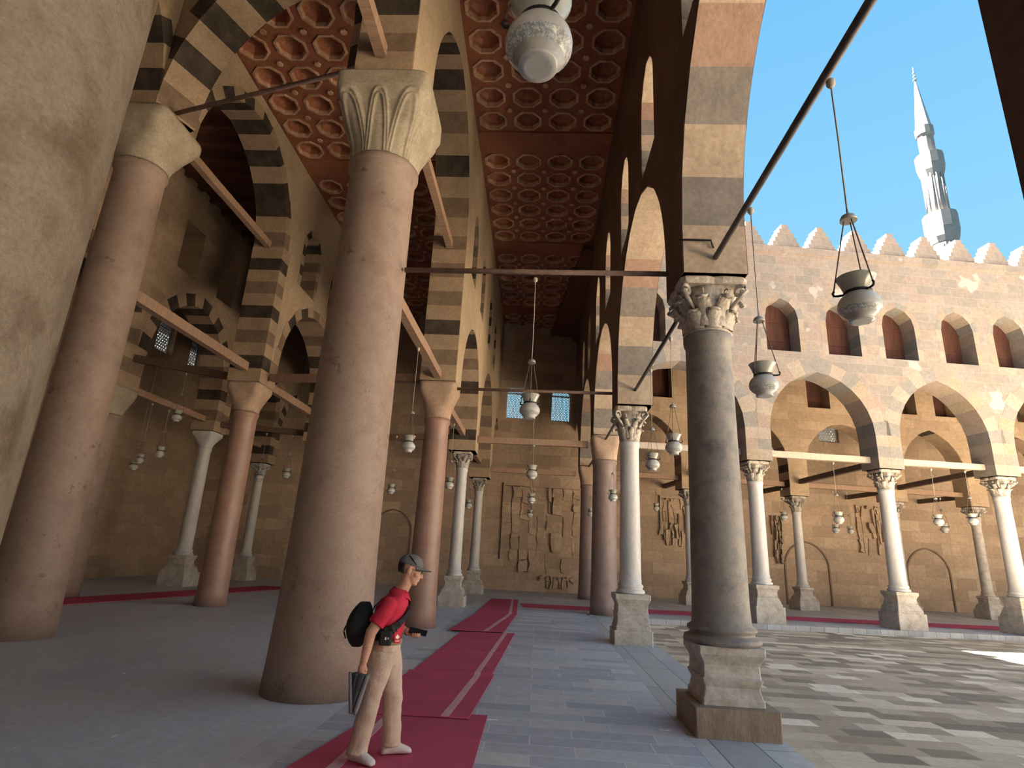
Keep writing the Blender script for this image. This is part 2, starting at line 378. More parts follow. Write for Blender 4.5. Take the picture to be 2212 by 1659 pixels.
# left arcade (tall bays around the giant columns)
lp = [(LY[0],.6,8.0),(LY[1],.6,8.0),(LY[2],.6,8.0),(LY[3],.43,5.28),(LY[4],.40,4.52),(LY[5],.40,4.4),(27.4,.4,0)]
la = [(9.0,11.6),(9.0,11.7),(9.0,11.7),(5.5,7.4),(5.5,7.4),(5.5,7.4)]
wl = [(s, 1.0, 8.6, 10.6, 'pointed') for s in mids(LY, 1.2, (3,4))]
W_L = arcade('wall_left', (LX,0), pi/2, lp, la, ZC-.02, .84, M['plaster'], INM, in_seq, wl, ends=(4,.6), rt=.5, face=-.012, label='plastered arcade wall with dark striped arches beside the carpet aisle')
qp = [(QY[0],.6,9.2),(QY[1],.6,9.2),(QY[2],.6,9.2),(QY[3],.43,5.5),(QY[4],.4,4.9),(QY[5],.4,4.9),(26.6,.4,0)]
qa = [(9.5,11.7),(9.5,11.7),(9.4,11.8),(6.2,8.3),(6.0,8.1),(6.0,7.4)]
wq = [(s, 1.0, 8.9, 10.8, 'pointed') for s in mids(QY, 1.2, (3,))]
W_Q = arcade('wall_inner_left', (QX,0), pi/2, qp, qa, ZC-.02, .84, M['plaster'], INM, in_seq, wq, ends=(4,.6), rt=.30, label='plastered arcade wall over the second row of columns on the left')
pp = [(PY[0],.42,5.3),(PY[1],.42,5.3),(PY[2],.42,5.32),(PY[3],.40,5.06),(PY[4],.36,4.6),(26.3,.4,0)]
pa = [(6.5,8.7)]*3+[(6.4,8.5),(6.0,7.6)]
wp = [(s, 1.0, 9.4, 11.0, 'rect') for s in mids(PY, 1.1, (1,2,3))]
W_P = arcade('wall_outer_left', (PX,0), pi/2, pp, pa, ZC-.02, .8, M['wall_in'], INM, in_seq, wp, ends=(4,.5), rt=.45, label='dim arcade wall over the outer left row of columns')
# arch across the tall bay, from the giant column to the one behind it on the left
dx, dy = LX-QX, LY[2]-QY[2]
ca = atan2(dy, dx); cl = sqrt(dx*dx+dy*dy)
W_X = arcade('wall_cross', (QX,QY[2]), ca, [(0,.60,9.25),(cl,.60,8.05)], [(9.3,11.7)], 15.0, .8, M['wall_in'], INM, in_seq, (), ends=(-.62,-.62), rt=.6, label='striped cross arch between the two giant columns')
# far courtyard facade: local x = distance from the corner column along the facade
FO = [0, 4.80, 9.08, 12.95, 17.0, 21.1, 25.2]
fp = [(0,.37,5.2)]+[(s,.40,4.72) for s in FO[1:]]
fa = [(5.75,7.75)]*6
wf = [(s,1.16,8.4,10.3,'pointed') for s in mids(FO, 1.05)]
fx, fy = far(0)
W_F = arcade('wall_facade', (fx,fy), PH, fp, fa, 12.0, .84, M['facade'], FAM, out_seq, wf, ends=(-.76,3), rt=.52, ring_n=7, face=.003, label='pale pinkish stone courtyard facade across the far side')
IO = [.69, 4.86, 9.40, 13.63, 17.2, 21.2, 25.2]
ip = [(IO[0],.36,5.1)]+[(s,.40,4.42) for s in IO[1:]]
wi = [(s,1.0,8.2,9.7,'rect') for s in mids(IO, .92)]
ix, iy = far(0, 5.78)
W_I = arcade('wall_inner_far', (ix,iy), PH, ip, [(5.7,7.55)]*6, ZC-.02, .8, M['wall_in'], [M['v_tan'],M['v_mid'],M['v_dark']], lambda k, nl: (0 if k % 2 or rng.random()<.4 else rng.choice([1,1,2])), wi, ends=(-.76,3), rt=.5, face=-.012, label='sandstone inner arcade wall behind the facade')
M['screen'] = noisy('dark_red_window_boards', (.053,.022,.016), (.093,.040,.030), 2, .75, .2, .3, stretch=(6,1,.7), fine=26)
for wall_, wins_ in ((W_F, wf), (W_I, wi)):
    for s_, w_, zb_, zp_, k_ in wins_:
        if s_ > 19: continue
        o_ = ([(s_-w_/2+.012,zb_+.012),(s_+w_/2-.012,zb_+.012)]+arch_pts(s_-w_/2+.012, s_+w_/2-.012, zp_-w_*.62, zp_-.02, 6)[::-1]) if k_ == 'pointed' else [(s_-w_/2+.005,zb_+.005),(s_+w_/2-.005,zb_+.005),(s_+w_/2-.005,zp_-.005),(s_-w_/2+.005,zp_-.005)]
        mb = MB(); mb.loft([[(x_,y_,z_) for x_, z_ in o_] for y_ in (.16,.21)], 0, False)
        for q in (.30,.66): mb.box((s_,.145,zb_+(zp_-zb_)*q), (w_*.94,.03,.07))
        mb.build('wooden_screen', M['screen'], wall_)
# cornice and stepped merlons on the facade
cb = MB(); cb.box((14.3,0,12.12), (27.6,1.0,.24)); cb.box((14.3,0,12.03), (27.6,.92,.1)); cb.build('cornice', M['facade'], W_F)
mer = MB()
for i in range(6):
    w = 1.14-.18*i; mer.box((0,0,.09+.17*i), (w,.5,.17 if i else .18))
m0 = mer.build('merlon', M['facade'], W_F, (1.2,0,12.24))
for k in range(1, 21):
    c = m0.copy(); C.objects.link(c); c.parent = W_F; c.location = (1.2+1.3*k, 0, 12.24)

# ------------------------------------------------------------------ outer walls with lattice windows
def back_wall(name, p0, ang, s0, s1, zt, windows, wmat, label, th=.6):
    return arcade(name, p0, ang, [(s0,.01,0),(s1,.01,0)], [], zt, th, wmat, INM, in_seq, windows, label=label) if False else solid_wall(name, p0, ang, s0, s1, zt, windows, wmat, label, th)
def solid_wall(name, p0, ang, s0, s1, zt, windows, wmat, label, th):
    mb = MB(); xs = sorted({s0, s1} | {w[0]-w[1]/2 for w in windows} | {w[0]+w[1]/2 for w in windows})
    for a, b in zip(xs, xs[1:]):
        hole = next((w for w in windows if abs((a+b)/2-w[0]) < w[1]/2), None)
        if hole:
            mb.box(((a+b)/2,0,hole[2]/2), (b-a,th,hole[2])); mb.box(((a+b)/2,0,(hole[3]+zt)/2), (b-a,th,zt-hole[3]))
        else: mb.box(((a+b)/2,0,zt/2), (b-a,th,zt))
    o = mb.build(name, wmat, None, (p0[0],p0[1],0)); o.rotation_euler = (0,0,ang); o['kind'] = 'structure'; o['label'] = label
    return o
nwin = [0]
def lattice_window(p0, ang, s, w, zb, zt, label, d=0, br=.015):
    """carved stucco grille: rosettes on a hexagonal lattice inside a frame, arched lobe at the top"""
    nwin[0] += 1
    mb = MB(); cx = w/2; H = zt-zb
    for sx in (-1,1): mb.box((sx*(cx-.03),0,H/2), (.06,.12,H))
    mb.box((0,0,.03), (w,.12,.06)); mb.box((0,0,H-.03), (w,.12,.06)); mb.box((0,0,H*.80), (w,.10,.05))
    for sx in (-1,1):
        mb.loft([[(sx*cx,y,H),(sx*(cx-.26),y,H),(sx*cx,y,H-.30)] for y in (-.05,.05)], 0, False)
    g = .135; r = 0
    z = .1
    while z < H-.08:
        x = -cx+.08+(g/2 if r % 2 else 0)
        while x < cx-.05:
            R6 = [(x+g*.36*cos(pi/6+k*pi/3), 0, z+g*.36*sin(pi/6+k*pi/3)) for k in range(6)]
            mb.tube(R6+[R6[0]], br, 4, 0, False, False)
            for k in range(3):
                a = k*pi/3; mb.tube([(x+g*.36*cos(a),0,z+g*.36*sin(a)),(x+g*.62*cos(a),0,z+g*.62*sin(a))], br, 4, 0, False, False)
            x += g
        z += g*.866; r += 1
    o = mb.build('window_%d' % nwin[0], M['lattice'], None, (p0[0]+s*cos(ang)-d*sin(ang), p0[1]+s*sin(ang)+d*cos(ang), zb)); o.rotation_euler = (0,0,ang)
    o['kind'] = 'structure'; o['label'] = label
bx, by = far(0, 9.07)
wins = [(-2.15,1.06,7.63,9.2,''),(-.06,.98,7.63,9.2,''),(13.1,1.0,7.5,8.7,''),(19.2,1.0,7.7,8.9,'')]
solid_wall('wall_back', (bx,by), PH, -17.2, 32, ZC+1, wins, M['wall_back'], 'brown sandstone end wall of the mosque', .6)
for wv, lb in zip(wins, ('bright stucco lattice window high on the end wall, left of the pair','bright stucco lattice window high on the end wall, right of the pair','small lattice window glinting through the first facade arch','small lattice window glinting through the second facade arch')):
    lattice_window((bx,by), PH, wv[0], wv[1], wv[2], wv[3], lb, -.1, .013 if wv[0] < 5 else .033)
lw = [(21.0,1.1,8.55,9.9,''),(23.1,.9,8.4,9.8,'')]
solid_wall('wall_outer', (WX,0), pi/2, -10, 25.6, ZC+1, lw, M['wall_in'], 'dim outer wall at the far left', .6)
for wv, lb in zip(lw, ('dark lattice window with bright holes in the far left wall','narrow sparkling lattice window nearest the left end of the back wall')):
    lattice_window((WX,0), pi/2, wv[0], wv[1], wv[2], wv[3], lb, 0, .031)
# sunlit wing on the right-hand side of the courtyard, outside the picture
solid_wall('wall_courtyard_right', (31,0), pi/2, -16, 24, 12.5, [(s,2.8,0,6.5,'') for s in range(-13,22,5)], M['facade'], 'courtyard wing on the right', .8)
solid_wall('wall_courtyard_rear', (2.4,-16), 0, 0, 29, 12.5, [(s,2.8,0,6.5,'') for s in range(3,28,5)], M['facade'], 'courtyard wing at the rear', .8)
solid_wall('wall_rear', (-15.8,-9.5), 0, 0, 17.4, ZC+1, [], M['wall_in'], 'rear wall of the aisles', .6)

# ------------------------------------------------------------------ worn stone panels on the back wall
def ruined_panel(s0, s1, z0, z1, seed, frame_l=True, label=''):
    r = random.Random(seed); mb = MB(); w, h = s1-s0, z1-z0
    if frame_l: mb.box((.03,-.05,h/2+.3), (.06,.16,h-.5)); mb.box((w/2,-.04,h-.03), (w,.14,.06))
    nx = 9; xs = [w*(i+.5*(r.random()-.5))/nx for i in range(nx+1)]
    for i in range(nx):
        z = .1+.9*r.random() if i in (0,1,8) else .05
        while z < h-.12:
            dz = .18+r.random()*.85; dz = min(dz, h-.1-z)
            if r.random() < .86:
                dep = r.choice([.02,.05,.09,.13,.18]); a, b = xs[i]+.012*r.random(), xs[i+1]-.02-.06*r.random()
                j = lambda: (r.random()-.5)*.11
                P = [(a+j(), z+j()), ((a+b)/2+j(), z+j()*.6), (b+j(), z+j()), (b+j(), z+dz*.5), (b+j(), z+dz+j()), ((a+b)/2+j(), z+dz+j()), (a+j(), z+dz+j()), (a+j(), z+dz*.5)]
                mb.loft([[(x,.01,y) for x, y in P], [(x,-dep,y) for x, y in P]], 0, False)
            z += dz+.01+.03*r.random()
    o = mb.build('trim_panel', M['wall_back'], None, (bx+s0*cos(PH)+.31*sin(PH), by+s0*sin(PH)-.31*cos(PH), z0)); o.rotation_euler = (0,0,PH)
    o['kind'] = 'structure'; o['label'] = label
ruined_panel(-2.60, .92, .75, 4.55, 5, label='broken carved stone panel on the end wall behind the carpet')
ruined_panel(-.85, .70, .12, .75, 6, False, label='broken slab at the foot of the carved panel')
ruined_panel(4.6, 5.85, 2.2, 4.4, 8, label='broken stone panel seen between the white column and the grey column')
ruined_panel(13.97, 15.3, 2.3, 4.6, 9, False, label='broken carved stone panel seen through the first facade arch')
ruined_panel(9.85, 10.35, 1.7, 3.9, 10, False, label='narrow broken strip of stone left of the inner column')
def blind_arch(s, w, h, label):
    mb = MB(); ap = [(s-w/2,0)]+arch_pts(s-w/2, s+w/2, h-w*.55, h, 8)+[(s+w/2,0)]
    ring(mb, ap, .07, .07, 1, lambda k, n: 0, 0, False)
    o = mb.build('trim_blind_arch', M['v_mid'], None, (bx+.31*sin(PH), by-.31*cos(PH), .0)); o.rotation_euler = (0,0,PH); o['kind'] = 'structure'; o['label'] = label
blind_arch(-7.4, 1.6, 3.1, 'thin blind arch outline on the end wall by the brown column'); blind_arch(11.4, 2.0, 2.7, 'thin blind arch outline on the back wall through the first facade arch'); blind_arch(17.2, 2.0, 2.7, 'thin blind arch outline on the back wall through the second facade arch')

# ------------------------------------------------------------------ floors
def slab(name, x0, x1, y0, y1, z0, z1, m, label, rot=0, loc=(0,0)):
    mb = MB(); mb.box(((x0+x1)/2,(y0+y1)/2,(z0+z1)/2), (x1-x0,y1-y0,z1-z0)); o = mb.build(name, m, None, (loc[0],loc[1],0)); o.rotation_euler = (0,0,rot); o['kind'] = 'structure'; o['label'] = label; return o
slab('floor', -1.9, 1.50, -10, 29.5, -.3, 0, M['floor'], 'blue-grey stone slab floor of the carpet aisle')
slab('floor_left', -15.8, -1.904, -10, 29.5, -.3, 0, M['floor_left'], 'smooth dark blue-grey slab floor of the left aisles')
slab('floor_kerb', 1.504, 2.42, -10, 17.4, -.3, -.001, M['kerb'], 'pale stone kerb along the courtyard arcade')
slab('floor_gallery', -.45, 32, -.52, 10.5, -.31, -.003, M['kerb'], 'pale stone floor of the far gallery', PH, far(0))
slab('floor_courtyard', 2.4, 33, -17, 20.6, -.45, -.14, M['court'], 'courtyard paved with mixed pale and dark marble')

# ------------------------------------------------------------------ ceilings
def coffered(name, x0, x1, y0, y1, z, step, label, rot=0, loc=(0,0), mats=('coffer','coffer_rim','coffer_cup')):
    mb = MB(); nx = max(1, round((x1-x0)/step)); ny = max(1, round((y1-y0)/step)); sx, sy = (x1-x0)/nx, (y1-y0)/ny
    for i in range(nx):
        for j in range(ny):
            cx, cy = x0+(i+.5)*sx, y0+(j+.5)*sy
            if j % 7 == 6:
                mb.box((cx,cy,z+.03), (sx,sy,.14), 0); continue
            SQ = [(cx+a*sx/2, cy+b*sy/2, z) for a, b in ((1,-.41),(1,.41),(.41,1),(-.41,1),(-1,.41),(-1,-.41),(-.41,-1),(.41,-1))]
            cor = [(cx+a*sx/2, cy+b*sy/2, z) for a, b in ((1,1),(-1,1),(-1,-1),(1,-1))]
            O = lambda r, zz: [(cx+r*sx*cos(-pi/8+k*pi/4), cy+r*sy*sin(-pi/8+k*pi/4), zz) for k in range(8)]
            b = len(mb.v)
            rings = [SQ, O(.43,z), O(.43,z-.035), O(.37,z-.035), O(.35,z+.06), O(.33,z+.14), O(.22,z+.22), O(.05,z+.25)]
            for k in range(7): 
                a0, a1 = rings[k], rings[k+1]; mi = (0,1,1,1,2,2,2)[k]
                mb.add(a0+a1, [(q,(q+1)%8,8+(q+1)%8,8+q) for q in range(8)], mi)
            mb.add(rings[-1], [tuple(range(8))], 2)
            for q, (e, f) in enumerate(((1,2),(3,4),(5,6),(7,0))): mb.add([SQ[e], cor[q], SQ[f]], [(0,1,2)], 0)
    for i in range(1, nx):
        for j in range(ny):
            if j % 7 not in (5,6): mb.lathe([(.07,0),(.085,.02),(.03,.06)], (x0+i*sx, y0+(j+1)*sy, z-.06), 6, 1, False)
    mb.box(((x0+x1)/2,(y0+y1)/2,z+.4), (x1-x0,y1-y0,.2), 0)
    o = mb.build(name, [M[k] for k in mats], None, (loc[0],loc[1],0), recalc=False); o.rotation_euler = (0,0,rot); o['kind'] = 'structure'; o['label'] = label; return o
coffered('ceiling', LX+.42, RX-.38, -9, 28.0, ZC, .80, 'dark red wooden ceiling with octagonal coffers over the carpet aisle')
coffered('ceiling_left_aisle', QX+.42, LX-.42, 8.8, 27, ZC, .88, 'dark coffered wooden ceiling left of the giant column')
def planks(name, x0, x1, y0, y1, z, label, rot=0, loc=(0,0), along='y', step=.7):
    mb = MB(); mb.box(((x0+x1)/2,(y0+y1)/2,z+.1), (x1-x0,y1-y0,.2))
    if along == 'y':
        n = int((y1-y0)/step)
        for i in range(n): mb.box(((x0+x1)/2,y0+(i+.5)*step,z-.09), (x1-x0,.16,.18))
    else:
        n = int((x1-x0)/step)
        for i in range(n): mb.box((x0+(i+.5)*step,(y0+y1)/2,z-.09), (.16,y1-y0,.18))
    o = mb.build(name, M['plank'], None, (loc[0],loc[1],0)); o.rotation_euler = (0,0,rot); o['kind'] = 'structure'; o['label'] = label
planks('ceiling_inner_aisle', PX+.4, QX-.42, -9.5, 26.6, ZC, 'dark joisted wooden ceiling left of the second column row')
planks('ceiling_outer_aisle', WX+.3, PX-.4, -9.5, 26, ZC, 'dark joisted wooden ceiling of the outermost left aisle')
planks('ceiling_gallery', .4, 32, .42, 5.36, 11.7, 'reddish joisted ceiling of the far gallery', PH, far(0), 'x')
planks('ceiling_back_gallery', .4, 32, 6.2, 8.77, 11.7, 'joisted ceiling of the innermost far gallery', PH, far(0), 'x')
planks('ceiling_dome_bay', QX+.42, LX-.42, -9.5, 8.7, 15.1, 'high dark ceiling of the tall bay')

slab('roof', -16.2, 2.3, 8.9, 28.6, 12.95, 13.3, M['plank'], 'flat roof over the aisles')
slab('roof_left', -16.2, QX+.3, -10, 8.9, 12.95, 13.3, M['plank'], 'flat roof over the outer left aisles')
slab('roof_aisle', LX-.3, 2.3, -10, 8.9, 12.95, 13.3, M['plank'], 'flat roof over the near carpet aisle')
slab('roof_dome_bay', QX-.1, LX+.1, -10, 9.6, 15.4, 15.7, M['plank'], 'roof over the tall bay')
for n_, a_, b_ in (('left', QX-.1, QX+.3), ('right', LX-.3, LX+.1)): slab('wall_drum_'+n_, a_, b_, -10, 9.4, 12.35, 15.4, M['wall_in'], 'wall above the tall bay')
slab('roof_gallery', -.7, 33, .3, 9.6, 11.92, 12.1, M['plank'], 'flat roof over the far gallery', PH, far(0))
# ------------------------------------------------------------------ columns
def superring(r, e, z, n=64, f=None):
    P = []
    for i in range(n):
        t = 2*pi*i/n; c, s = cos(t), sin(t)
        k = (abs(c)**e+abs(s)**e)**(-1/e); rr = r*k*(1+(f(t) if f else 0))
        P.append((rr*c, rr*s, z))
    return P
def bell_capital(mb, r0, hw, H, relief=False, rough=None, neck=True):
    """round at the neck, square at the top"""
    K = 64 if relief else 14; n = 260 if relief else 48; rings = []
    rg = random.Random(int(hw*1000))
    for k in range(K+1):
        v = k/K
        if v < .80:
            u = v/.80; r = r0*1.02+(hw-r0*1.02)*(u**1.7); e = 2+8*u**2.2
        else: r = hw; e = 10
        fn = None
        if relief and v < .8:
            def fn(t, v=v/.8):
                x = abs(2*((t/(2*pi)*10) % 1-.5)); q = 0
                for sc in (1.0,.74):
                    a = x/sc; g = v/(.94*sc**.3)+a**2.6-1
                    d = g/sqrt((1/(.94*H*.8))**2+(2.6*a**1.6/(sc*.17))**2); q = max(q, math.exp(-(d/.017)**2))
                return .045*q+(.012*max(0,1-x/.7) if v < .6 else 0)
        elif rough: fn = lambda t, v=v: rough*(rg.random()-.5)
        rings.append(superring(r, e, H*v, n, fn))
    mb.loft(rings, 0, True)
def leaf_capital(mb, r, hw, H):
    """two tiers of curling leaves, corner volutes and a square abacus"""
    mb.lathe([(r*1.0,0),(r*1.08,.02*H),(r*.98,.06*H),(r*1.0,.3*H),(r*1.1,.6*H),(hw*.86,.86*H)], n=20)
    def leaf(a, z0, h, wd, out):
        rows = 7; vs = []; fs = []
        for k in range(rows):
            u = k/(rows-1); z = z0+h*(u if u < .86 else .86-(u-.86)*1.1); rad = r*1.03+out*(u**2.2)
            w = wd*(1-.30*u-.55*max(0,u-.7))*(1+.16*(k % 2))
            for q in (-1,-.5,0,.5,1):
                b = a+q*w/rad/2; rr = rad+(.018 if q == 0 else (-.012 if abs(q) == 1 else .004))
                vs.append((rr*cos(b), rr*sin(b), z))
        for k in range(rows-1):
            for q in range(4): i = k*5+q; fs.append((i,i+1,i+6,i+5))
        n = len(vs); vs2 = [(x*.92,y*.92,z-.004) for x, y, z in vs]
        ed = [(k*5, (k+1)*5) for k in range(rows-1)]+[((k+1)*5+4, k*5+4) for k in range(rows-1)]
        mb.add(vs+vs2, fs+[tuple(n+i for i in reversed(f)) for f in fs]+[(a0,b0,n+b0,n+a0) for a0, b0 in ed]+[(rows*5-5+q, rows*5-4+q, n+rows*5-4+q, n+rows*5-5+q) for q in range(4)], 0, True)
    for k in range(8): leaf(k*pi/4, .05*H, .42*H, r*.85, hw*.28)
    for k in range(8): leaf((k+.5)*pi/4, .08*H, .68*H, r*.80, hw*.45)
    for k in range(4):
        a = pi/4+k*pi/2
        pts = []
        for q in range(10):
            t = q/9*2.2*pi; rr = .14*H*(1-q/11); base = hw*1.12
            pts.append(((base+rr*cos(t))*cos(a), (base+rr*cos(t))*sin(a), .74*H+rr*sin(t)))
        mb.tube([(r*1.1*cos(a), r*1.1*sin(a), .45*H)]+pts, .018*H/.6+.006, 6)
        for q in (-1,1):
            b = a+q*.42; pr = []
            for w in range(7):
                t = w/6*1.9*pi; rr = .07*H*(1-w/8); pr.append(((hw*.95+rr*cos(t))*cos(b), (hw*.95+rr*cos(t))*sin(b), .70*H+rr*sin(t)))
            mb.tube(pr, .010, 5)
    ab = []
    for z, s in ((.86*H,.94),(.90*H,1.0),(.97*H,1.0),(H,.97)):
        pts = []
        for k in range(4):
            a0 = pi/4+k*pi/2
            for t in (-.12,.0,.12): pts.append((hw*1.30*s*cos(a0+t*.6), hw*1.30*s*sin(a0+t*.6), z))
            for t in (.35,.5,.65):
                b = a0+t*pi/2; rr = hw*s*(1.02-.07*(1-abs(t-.5)*6)); pts.append((rr/max(abs(cos(b)),abs(sin(b)))*cos(b), rr/max(abs(cos(b)),abs(sin(b)))*sin(b), z))
        ab.append(pts)
    mb.loft(ab, 0, False)
def shaft_prof(r0, r1, z0, z1, flare=1.0, ring_top=True, ring_bot=False):
    P = []; H = z1-z0
    if ring_bot: P += [(r0*1.28,z0),(r0*1.34,z0+.03),(r0*1.28,z0+.07),(r0*1.12,z0+.085),(r0*1.10,z0+.11),(r0*1.2,z0+.13),(r0*1.18,z0+.16),(r0*1.03,z0+.19)]
    else: P += [(r0*flare,z0)]
    for k in range(1, 15):
        u = k/15; P.append((r0+(r1-r0)*u+(flare-1)*r0*(max(0,1-u*3.2)**2 if not ring_bot else 0), z0+(.2 if ring_bot else 0)+(H-.32-(.2 if ring_bot else 0))*u))
    if ring_top: P += [(r1,z1-.14),(r1*1.05,z1-.12),(r1*1.09,z1-.08),(r1*1.09,z1-.02),(r1*1.04,z1)]
    else: P += [(r1,z1)]
    return P
def column(x, y, label, group, r0, r1, cap, z_sh, z_cap, hw, msh, mcap, base=None, mbase=None, flare=1.0, tilt=None, z0=0, plinth=None):
    """base: (pedestal top, bottom half width, top half width, block height)"""
    root = empty('column', (x,y,z0)); tag(root, label, 'column', group, 'thing')
    zb = 0
    if base:
        zt, hb, ht, blk = base; zb = zt; h = zt-blk
        mb = MB()
        if plinth:
            pb = MB(); pb.squares([(plinth[0],0),(plinth[0],plinth[1]-.001)], bev=.03); pb.build('plinth', M['block_brown'], root)['label'] = 'brown stone plinth block'
        else: mb.squares([(hb,0),(hb,blk)], bev=.03)
        if h > .02:
            mb.squares([(hb*.90,blk),(hb*.90,blk+.10*h),(hb*.86,blk+.14*h),(hb*.80,blk+.30*h),(ht*.94,blk+.42*h),(ht*.96,blk+.45*h),(ht*.90,blk+.47*h),(ht*.88,blk+.68*h),(ht*.92,blk+.74*h),(ht*1.0,blk+.82*h),(ht*1.04,blk+.86*h),(ht*1.04,blk+h)], bev=.04)
        mb.build('pedestal', mbase or M['marble_old'], root)
    mb = MB(); mb.lathe(shaft_prof(r0, r1, zb+.001, z_sh, flare, True, bool(base)), n=40); sh = mb.build('shaft', msh, root)
    mb = MB()
    if cap == 'lotus': bell_capital(mb, r1*1.02, hw, z_cap-z_sh-.002, True)
    elif cap == 'bell': bell_capital(mb, r1*1.05, hw, z_cap-z_sh-.002, False)
    elif cap == 'leaf': leaf_capital(mb, r1*1.02, hw*.86, z_cap-z_sh-.002)
    cp = mb.build('capital', mcap, root, (0,0,z_sh+.001))
    if tilt: root.rotation_euler = tilt
    return root
GP, GR, GG, MW = M['granite_pink'], M['granite_red'], M['granite_grey'], M['marble']
column(LX, 1.70, 'huge pale speckled column filling the top left corner, nearest to the viewer', 'giant columns', .60, .60, 'lotus', 6.9, 7.97, .66, M['granite_pale'], M['cap_stone'], flare=1.03)
column(LX, LY[2], 'giant pink granite column with carved lotus capital beside the person', 'giant columns', .53, .455, 'lotus', 6.78, 7.97, .66, GP, M['cap_stone'], flare=1.10)
column(QX, QY[2], 'giant pink granite column with plain bell capital, half behind the pale corner column', 'giant columns', .47, .42, 'bell', 8.2, 9.18, .66, GP, M['cap_stone'], flare=1.06)
column(LX, LY[3], 'reddish granite column directly behind the person', 'columns of the left arcade', .32, .275, 'bell', 4.45, 5.27, .43, GR, M['cap_brown'], flare=1.10)
column(LX, LY[4], 'white marble column with leafy capital on a flared pedestal, right of the reddish one', 'columns of the left arcade', .185, .165, 'leaf', 4.02, 4.50, .34, MW, M['cap_ruddy'], (.84,.38,.25,.30))
column(LX, LY[5], 'slim white column on a pedestal, last of the left arcade before the end wall', 'columns of the left arcade', .19, .165, 'leaf', 3.88, 4.38, .34, MW, M['cap_ruddy'], (.84,.40,.26,.32))
column(QX, QY[3], 'polished red granite column left of the giant pink column', 'columns of the second left row', .34, .30, 'bell', 4.75, 5.49, .44, GR, M['cap_brown'], flare=1.06)
column(QX, QY[4], 'granite column of the second left row hidden behind the giant column', 'columns of the second left row', .26, .23, 'bell', 4.3, 4.89, .38, GR, M['cap_brown'], flare=1.06)
column(PX, PY[2], 'dim brownish column with pale bell capital at the far left', 'columns of the outer left row', .40, .36, 'bell', 4.55, 5.31, .46, GP, M['cap_stone'], flare=1.04)
column(PX, PY[3], 'grey white column on a double stepped pedestal at the left', 'columns of the outer left row', .23, .205, 'bell', 4.50, 5.05, .38, MW, M['marble'], (.95,.44,.30,.42))
column(PX, PY[4], 'thin grey white column on a pedestal, just left of the giant column', 'columns of the outer left row', .20, .175, 'leaf', 4.10, 4.58, .34, MW, M['marble'], (.9,.40,.28,.30))
column(RX, RY[2], 'granite column under the dark pier at the upper right corner', 'columns of the right arcade', .295, .27, 'bell', 2.05, 2.595, .44, GG, M['cap_ruddy'], (.80,.335,.315,.265))
column(RX, RY[3], 'dark grey granite column on a brown block, with leafy capital, nearest on the right', 'columns of the right arcade', .295, .262, 'leaf', 4.22, 4.86, .46, GG, M['cap_ruddy'], (.80,.335,.315,.265), None, plinth=(.405,.265))
column(RX-.06, RY[4], 'white marble column on a moulded white pedestal, left of the dark grey one', 'columns of the right arcade', .215, .195, 'leaf', 4.00, 4.74, .40, MW, M['cap_ruddy'], (.92,.37,.33,.26))
column(RX+.02, RY[5], 'stout grey rose granite column standing straight on the floor at the courtyard corner', 'columns of the right arcade', .385, .355, 'bell', 4.45, 5.19, .42, M['granite_rose'], M['cap_brown'], flare=1.06)
column(RX+.02, RY[6], 'smaller rose granite column left of the stout corner column', 'columns of the right arcade', .33, .30, 'bell', 4.35, 5.09, .40, M['granite_rose'], M['cap_brown'], flare=1.06)
ordn = ['first white facade column, half hidden right of the dark grey column','white facade column between the two wide courtyard arches','white facade column at the right edge of the picture']
for k in (1,2,3):
    x, y = far(FO[k]); c = column(x, y, ordn[k-1], 'white columns of the courtyard facade', .235, .215, 'leaf', 4.10, 4.71, .40, MW, M['cap_ruddy'], (1.05,.44,.34,.46))
    c.rotation_euler = (0,0,PH)
for k in (4,):
    x, y = far(FO[k]); c = column(x, y, 'white facade column standing next beyond the rightmost one in view', 'white columns of the courtyard facade', .235, .215, 'leaf', 4.10, 4.71, .40, MW, M['cap_ruddy'], (1.05,.44,.34,.46)); c.rotation_euler = (0,0,PH)
ordi = ['thin white column deep in the gallery, touching the left edge of the dark grey column','thin white column deep in the gallery under the first courtyard arch','thin mottled column just right of the middle facade column','thin mottled column just left of the rightmost facade column']
for k in (1,2,3,4):
    x, y = far(IO[k], 5.78); c = column(x, y, ordi[k-1], 'columns inside the far gallery', .19, .17, 'leaf', 3.78, 4.41, .36, M['marble_old'] if k > 2 else MW, M['cap_ruddy'], (.85,.40,.28,.34)); c.rotation_euler = (0,0,PH)

# ------------------------------------------------------------------ tie beams and rods
def tie(a, b, label, kind='timber', w=.15, h=.19, m=None, group=None):
    mb = MB()
    a, b = Vector(a), Vector(b); c = (a+b)/2; d = b-a; Ln = d.length
    if kind == 'rod': mb.tube([(0,0,-Ln/2),(0,0,Ln/2)], w, 10)
    else:
        n = 6; R = []; rg = random.Random(len(label))
        for k in range(n+1):
            j = [(rg.random()-.5)*.012 for _ in range(4)]
            z = -Ln/2+Ln*k/n; R.append([(-w/2+j[0],-h/2+j[1],z),(w/2+j[2],-h/2+j[1],z),(w/2+j[2],h/2+j[3],z),(-w/2+j[0],h/2+j[3],z)])
        mb.loft(R, 0, False)
    o = mb.build('tie_rod' if kind == 'rod' else 'tie_beam', m or M['wood'], None, c)
    z = d.normalized(); x = Vector((0,0,1)).cross(z).normalized(); y = z.cross(x)
    o.rotation_euler = Matrix((x,y,z)).transposed().to_euler()
    tag(o, label, 'beam', group, 'thing'); return o
g1 = 'tie beams of the right arcade'
ZR = 5.06
def along(x, ya, yb, z, label, g, **k): return tie((x,ya,z),(x,yb,z), label, group=g, **k)
